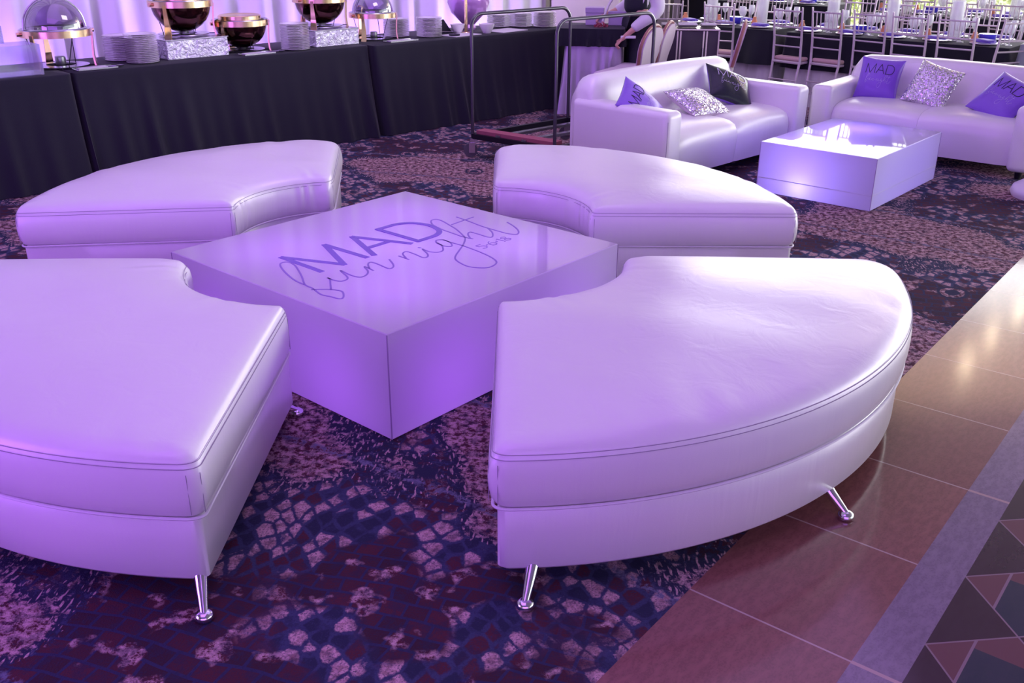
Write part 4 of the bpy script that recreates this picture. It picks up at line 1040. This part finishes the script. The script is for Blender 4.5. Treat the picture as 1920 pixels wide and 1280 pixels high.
# ------------------------------------------------------------------ chiavari chairs
def chiavari(loc, rz, label, wood='chair_silver', pad='seat_pad'):
    # back at y=0, seat extends to +y (towards the table)
    t = empty('chiavari_chair', loc, rz, label, 'chair', 'silver spindle-back chairs at the long dining tables')
    w = .158; W = M[wood]
    for sx in (-1, 1):
        bm = BM(); tube(bm, [(sx * w * .92, -.07, 0), (sx * w * .95, .01, .25), (sx * w, .045, .45), (sx * w * 1.0, .03, .65), (sx * w * 1.04, -.02, .965)], [.011, .012, .0135, .012, .009], 8); build('back_post', bm, W, t, True)
        bm = BM(); tube(bm, [(sx * w * 1.02, .40, .44), (sx * w * 1.02, .405, 0)], [.013, .010], 8); build('front_leg', bm, W, t, True)
    def rail(z, y, r, wd=w):
        bm = BM(); tube(bm, [(-wd, y, z), (0, y - .012, z), (wd, y, z)], r, 6); build('back_rail', bm, W, t, True)
    rail(.925, -.008, .008); rail(.775, .015, .009); rail(.685, .027, .008); rail(.59, .034, .008)
    bm = BM()
    for k in range(6): x = -w + 2 * w * (k + 1) / 7; tube(bm, [(x, -.016, .925), (x, .005, .775)], .005, 6)
    build('spindles', bm, W, t, True)
    bm = BM()
    for z in (.15, .27): tube(bm, [(-w, .0, z), (w, .0, z)], .007, 6)
    for sx in (-1, 1): tube(bm, [(sx * w, .0, .2), (sx * w, .40, .2)], .007, 6)
    build('stretchers', bm, W, t, True)
    bm = BM(); box(bm, -w - .005, w + .005, .03, .42, .425, .45, r=.008, seg=2); build('seat_frame', bm, W, t, True)
    bm = BM(); box(bm, -w + .0, w + .0, .055, .415, .45, .488, r=.018, seg=3); build('seat_pad', bm, M[pad], t, True)
    return t
LD = R(-40)   # direction of the dining rows
ld = Vector((math.cos(LD), math.sin(LD), 0)); ln = Vector((-math.sin(LD), math.cos(LD), 0))
c0 = chiavari((2.70, 9.93, 0), R(-50), 'silver spindle chair first from left at the long table, above the sofa gap')
def more(p, rz, label):
    c = copy_tree(c0); c.location = p; c.rotation_euler = (0, 0, rz); c['label'] = label; return c
more((3.02, 9.72, 0), R(-50), 'silver spindle chair second from left, above the gap between sofas')
more((3.35, 9.48, 0), R(-50), 'silver spindle chair third from left, above the upright purple cushion')
more((3.62, 9.20, 0), R(-46), 'silver spindle chair fourth from left, behind the back of the right sofa')
more((3.93, 8.92, 0), R(-44), 'silver spindle chair fifth from left, above the tilted purple cushion')
more((2.12, 10.42, 0), R(-36), 'silver spindle chair behind the dark trolley at the left dining table')
# cream chair seen head on near the dark posts
x = more((1.62, 10.72, 0), R(-10), 'cream spindle chair standing before the dark posts behind the waiter')
more((4.35, 8.70, 0), R(20), 'silver spindle chair at the far right, pulled out at the table end')

# dining tables (cloth + white underskirt)
def dine(o, L, W_, h, name, label, mat='black_cloth', under=True, seed=1):
    f3 = lambda a, b, z: Vector((o[0] + ld.x * a + ln.x * b, o[1] + ld.y * a + ln.y * b, z))
    def fr_(a, b, z): return f3(a, -b, z)
    if under:
        us = skirted(.03, L - .03, -.03, -W_ + .03, h - .006, .06, 'white_cloth', 'underskirt', None, None, seed + 40, cat=None, frame=fr_, pleat=.15)
    tc_ = skirted(0, L, 0, -W_, h, .05, mat, name, label, 'black cloths on the dining tables' if mat == 'black_cloth' else None, seed, frame=fr_, hem=.37, pleat=.45)
    if under: us.parent = tc_; us['label'] = 'white floor-length underskirt'
    return f3
A_ = dine((2.74, 10.12), 2.10, .80, .71, 'tablecloth', 'the black cloth of the long front dining table, behind five chairs', seed=21)
B_ = dine((1.70, 11.05), 1.24, .80, .71, 'tablecloth', 'the black cloth of the left dining table behind the trolley', seed=22)
C_ = dine((4.2, 12.0), 2.6, .80, .75, 'tablecloth', 'the black cloth of the second-row dining table near the windows', seed=23)
D_ = dine((4.45, 8.80), 1.2, .80, .745, 'tablecloth', 'the grey cloth on the table end at the right photo edge', mat='green_cloth', seed=24)
E2 = dine((2.3, 14.3), 2.2, .8, .75, 'tablecloth', 'the black cloth of the rearmost dining table by the windows', seed=25)
n_ = 0
for f3, L, nm in ((A_, 2.05, 'front dining table'), (B_, 1.22, 'left dining table')):
    for k in range(int(L / .42)):
        p = f3(.22 + .42 * k, 1.30, 0); more(p, LD + PI + R(random.uniform(-6, 6)), 'spindle chair on the far side of the %s, %s along it' % (nm, ('first', 'second', 'third', 'fourth', 'fifth')[k]))
for f3, L, nm in ((C_, 2.6, 'second-row table'), (E2, 2.2, 'rearmost table')):
    for k in range(int(L / .46)):
        for side_, yy, rr in (('near', -.42, 0), ('far', 1.25, PI)):
            if (nm == 'second-row table' and side_ == 'near') or (side_ == 'near' and k % 2 == 0):
                more(f3(.25 + .46 * k, yy, 0), LD + rr + R(random.uniform(-7, 7)), 'spindle chair on the %s side of the %s, %s along it' % (side_, nm, ('first', 'second', 'third', 'fourth', 'fifth', 'sixth', 'seventh')[k]))

# table settings
bm = BM(); lathe(bm, [(0, 0), (.032, 0), (.03, .003), (.005, .008), (.0045, .085), (.02, .10), (.034, .13), (.033, .165), (.029, .19), (.028, .19), (.032, .165), (.033, .13), (.019, .102), (0, .09)], 16)
gl0 = build('wine_glass', bm, M['wine'], None, True); gl0.location = (0, 0, -50)
bm = BM(); lathe(bm, [(0, 0), (.055, 0), (.06, .01), (.06, .34), (.057, .34), (.057, .01), (0, .008)], 20)
va0 = build('cylinder_vase', bm, M['wine'], None, True)
bm = BM(); lathe(bm, [(0, 0), (.05, 0), (.072, .03), (.078, .07), (.07, .07), (.0, .05)], 20); bb0 = build('blue_bowl', bm, M['blue_glass'], None, True)
bm = BM()
for a, b in ((0, .012), (.35, .02), (-.35, .028)): box(bm, -.085, .085, -.045, .045, b - .012, b, Matrix.Rotation(a, 4, 'Z'), r=.004, seg=1)
na0 = build('napkin', bm, M['napkin'])
bm = BM(); lathe(bm, [(0, 0), (.028, 0), (.032, .02), (.03, .05), (.018, .075), (.02, .09), (.0, .095)], 14); fa0 = build('favour_jar', bm, M['orange'], None, True)
bm = BM(); lathe(bm, [(0, 0), (.09, .0), (.13, .012), (.128, .016), (.08, .006), (0, .005)], 24); pl0 = build('place_plate', bm, M['china'], None, True)
bm = BM(); lathe(bm, [(0, 0), (.03, 0), (.026, .01), (.024, .12), (.03, .13), (0, .135)], 12); ca0 = build('pillar_candle', bm, M['paper'], None, True)
prot = {'wine_glass': gl0, 'cylinder_vase': va0, 'blue_bowl': bb0, 'napkin': na0, 'favour_jar': fa0, 'place_plate': pl0, 'pillar_candle': ca0}
first = {k: True for k in prot}
def setting(kind, p, cat, label, group, rz=0):
    o = prot[kind]
    if not first[kind]: o = o.copy(); COL.objects.link(o)
    first[kind] = False
    o.location = p; o.rotation_euler = (0, 0, rz); tag(o, label, cat, group)
ordn = ('first', 'second', 'third', 'fourth', 'fifth', 'sixth', 'seventh', 'eighth')
for f3, L, nm in ((A_, 2.05, 'front dining table'), (B_, 1.22, 'left dining table'), (C_, 2.6, 'second-row table'), (E2, 2.2, 'rearmost table')):
    k = 0; a = .17
    while a < L - .12 and k < 8:
        for side_, b0, sg in (('near', .16, 1), ('far', .64, -1)):
            z = .712 if 'front' in nm or 'left' in nm else .752; g_ = ' on the ' + nm; w = '%s from left, %s side of the %s' % (ordn[k], side_, nm)
            setting('place_plate', f3(a, b0, z), 'plate', 'white plate ' + w, 'place plates' + g_)
            setting('napkin', f3(a, b0, z + .0165), 'napkin', 'folded purple napkin ' + w, 'purple napkins' + g_, LD + random.uniform(-.3, .3))
            setting('wine_glass', f3(a + .13, b0 + .13 * sg, z), 'glass', 'wine glass ' + w, 'wine glasses' + g_)
            setting('wine_glass', f3(a + .19, b0 + .05 * sg, z), 'glass', 'plain water glass ' + w, 'water glasses' + g_)
            if side_ == 'near': setting('favour_jar', f3(a - .13, b0 + .12 * sg, z), 'favour', 'orange favour jar ' + w, 'orange favours' + g_)
        a += .42; k += 1
    m = 0; a = .3
    while a < L - .15:
        kd = ('cylinder_vase', 'blue_bowl', 'cylinder_vase', 'pillar_candle')[m % 4]
        setting(kd, f3(a, .40, .712 if 'front' in nm or 'left' in nm else .752), {'cylinder_vase': 'vase', 'blue_bowl': 'bowl', 'pillar_candle': 'candle'}[kd], '%s on the centre line of the %s, %s from left' % ({'cylinder_vase': 'clear cylinder vase', 'blue_bowl': 'deep blue bowl', 'pillar_candle': 'white candle'}[kd], nm, ordn[min(m, 7)] if m < 8 else 'last'), 'centrepieces on the ' + nm)
        a += .30; m += 1
# guests far off, dark clothes
def guest(loc, rz, lab, mt):
    t = empty('person', loc, rz, lab, 'person')
    N = [((0, 0, .95), (.12, .16)), ((0, 0, 1.2), (.12, .17)), ((0, 0, 1.42), (.09, .12)), ((0, 0, 1.53), .05), ((.01, 0, 1.66), (.09, .075)), ((0, .2, 1.38), .055), ((.0, .25, 1.1), .045), ((.1, .24, .88), .035), ((0, -.2, 1.38), .055), ((0, -.25, 1.1), .045), ((.1, -.24, .88), .035), ((0, .09, .88), .09), ((0, .1, .5), .065), ((0, .1, .06), .045), ((0, -.09, .88), .09), ((0, -.1, .5), .065), ((0, -.1, .06), .045)]
    skinned('body', N, [(0, 1), (1, 2), (2, 3), (3, 4), (2, 5), (5, 6), (6, 7), (2, 8), (8, 9), (9, 10), (0, 11), (11, 12), (12, 13), (0, 14), (14, 15), (15, 16)], M['skin'], t, 1)
    skinned('clothing', [((0, 0, .95), (.15, .18)), ((0, 0, 1.2), (.14, .185)), ((0, 0, 1.42), (.10, .13)), ((0, .2, 1.38), .07), ((.0, .25, 1.1), .06), ((0, -.2, 1.38), .07), ((0, -.25, 1.1), .06), ((0, .09, .88), .11), ((0, .1, .5), .085), ((0, .1, .1), .07), ((0, -.09, .88), .11), ((0, -.1, .5), .085), ((0, -.1, .1), .07)], [(0, 1), (1, 2), (2, 3), (3, 4), (2, 5), (5, 6), (0, 7), (7, 8), (8, 9), (0, 10), (10, 11), (11, 12)], mt, t, 1)
guest((4.50, 12.75, 0), R(190), 'distant person in dark clothes standing among the rear tables', M['vest'])

# ------------------------------------------------------------------ light
w = bpy.data.worlds.new('world'); S.world = w; w.use_nodes = True
bg = w.node_tree.nodes['Background']; bg.inputs[0].default_value = C(.86, .93, 1.0); bg.inputs[1].default_value = 2.2
sun = bpy.data.lights.new('sun', 'SUN'); sun.energy = 8; sun.angle = R(3); so = bpy.data.objects.new('sun', sun); link(so); so.rotation_euler = (R(-25), R(35), 0)
DAY = (1.0, .97, .98); PUR = (.54, .20, 1.0); LIL = (.62, .38, 1.0)
# daylight entering through the back and right window walls
lamp('AREA', 'back_window_daylight', (7.2, 15.7, 2.75), 300, DAY, 9.5, (R(-80), 0, 0), 3.5)
lamp('AREA', 'right_window_daylight', (12.4, 6.6, 1.4), 430, DAY, 9, (R(90), 0, R(90)), 2.6)
lamp('AREA', 'dining_daylight', (11.5, 12.8, 2.4), 330, DAY, 4.5, (R(90), 0, R(90)), 3.5)
# purple stage wash from the ceiling, then warm ceiling lights and added fills
lamp('AREA', 'purple_wash', (-1.5, 1.5, 4.4), 68, PUR, 4, (R(0), 0, 0), 4)
lamp('AREA', 'lilac_wash', (0, 6.5, 4.4), 100, LIL, 7, (0, 0, 0), 6)
lamp('AREA', 'front_fill', (0, -3.5, 2.0), 155, (.42, .12, 1), 7, (R(80), 0, 0), 3)  # low purple fill added behind the camera for the front faces
lamp('AREA', 'warm_cove', (6.9, 13.4, 4.5), 34, (1, .62, .34), 3.2, (0, 0, 0), 2.6)
for q in ((7.88, 14.57, 4.45), (6.96, 13.41, 4.45), (8.8, 15.55, 4.45)): lamp('POINT', 'downlight', q, 6, (1, .78, .5), radius=.06)
lamp('SPOT', 'column_fill', (1.2, 10.4, 4.4), 200, (1, .95, .9), rot=(R(24), 0, R(4)), spot=R(75), radius=.1)  # added spot, no real fixture, to brighten the cream column
lamp('AREA', 'buffet_fill', (.2, 6.4, 3.9), 34, (.82, .62, 1), 1.6, Vector((-2.6, 2.6, -2.8)).to_track_quat('-Z', 'Y').to_euler(), 1.2)  # soft fill added to brighten the plates and buffet
lamp('AREA', 'left_purple_fill', (-4.6, 1.2, 1.3), 110, (.42, .13, 1), 2.5, Vector((6.0, 5.0, -.6)).to_track_quat('-Z', 'Y').to_euler(), 2.0)  # unseen side fill added to tint the far upright faces purple
# drape uplights
for s in (-1.0, .6, 2.2, 3.8, 5.4, 7.0):
    p = Bf(s, -8.02, .12); l = lamp('AREA', 'drape_uplight', p, 30, (.50, .27, 1), .25, None, .12)
    d = Bf(s, -8.40, 1.6) - p; l.rotation_euler = d.to_track_quat('-Z', 'Y').to_euler()
S.view_settings.view_transform = 'Standard'; S.view_settings.look = 'None'; S.view_settings.gamma = 1; S.view_settings.use_curve_mapping = False
S.view_settings.exposure = 0.08
S.cycles.max_bounces = 8; S.cycles.transparent_max_bounces = 12; S.cycles.caustics_reflective = False; S.cycles.caustics_refractive = False
S.cycles.use_denoising = True
try: S.cycles.denoiser = 'OPENIMAGEDENOISE'
except Exception: pass
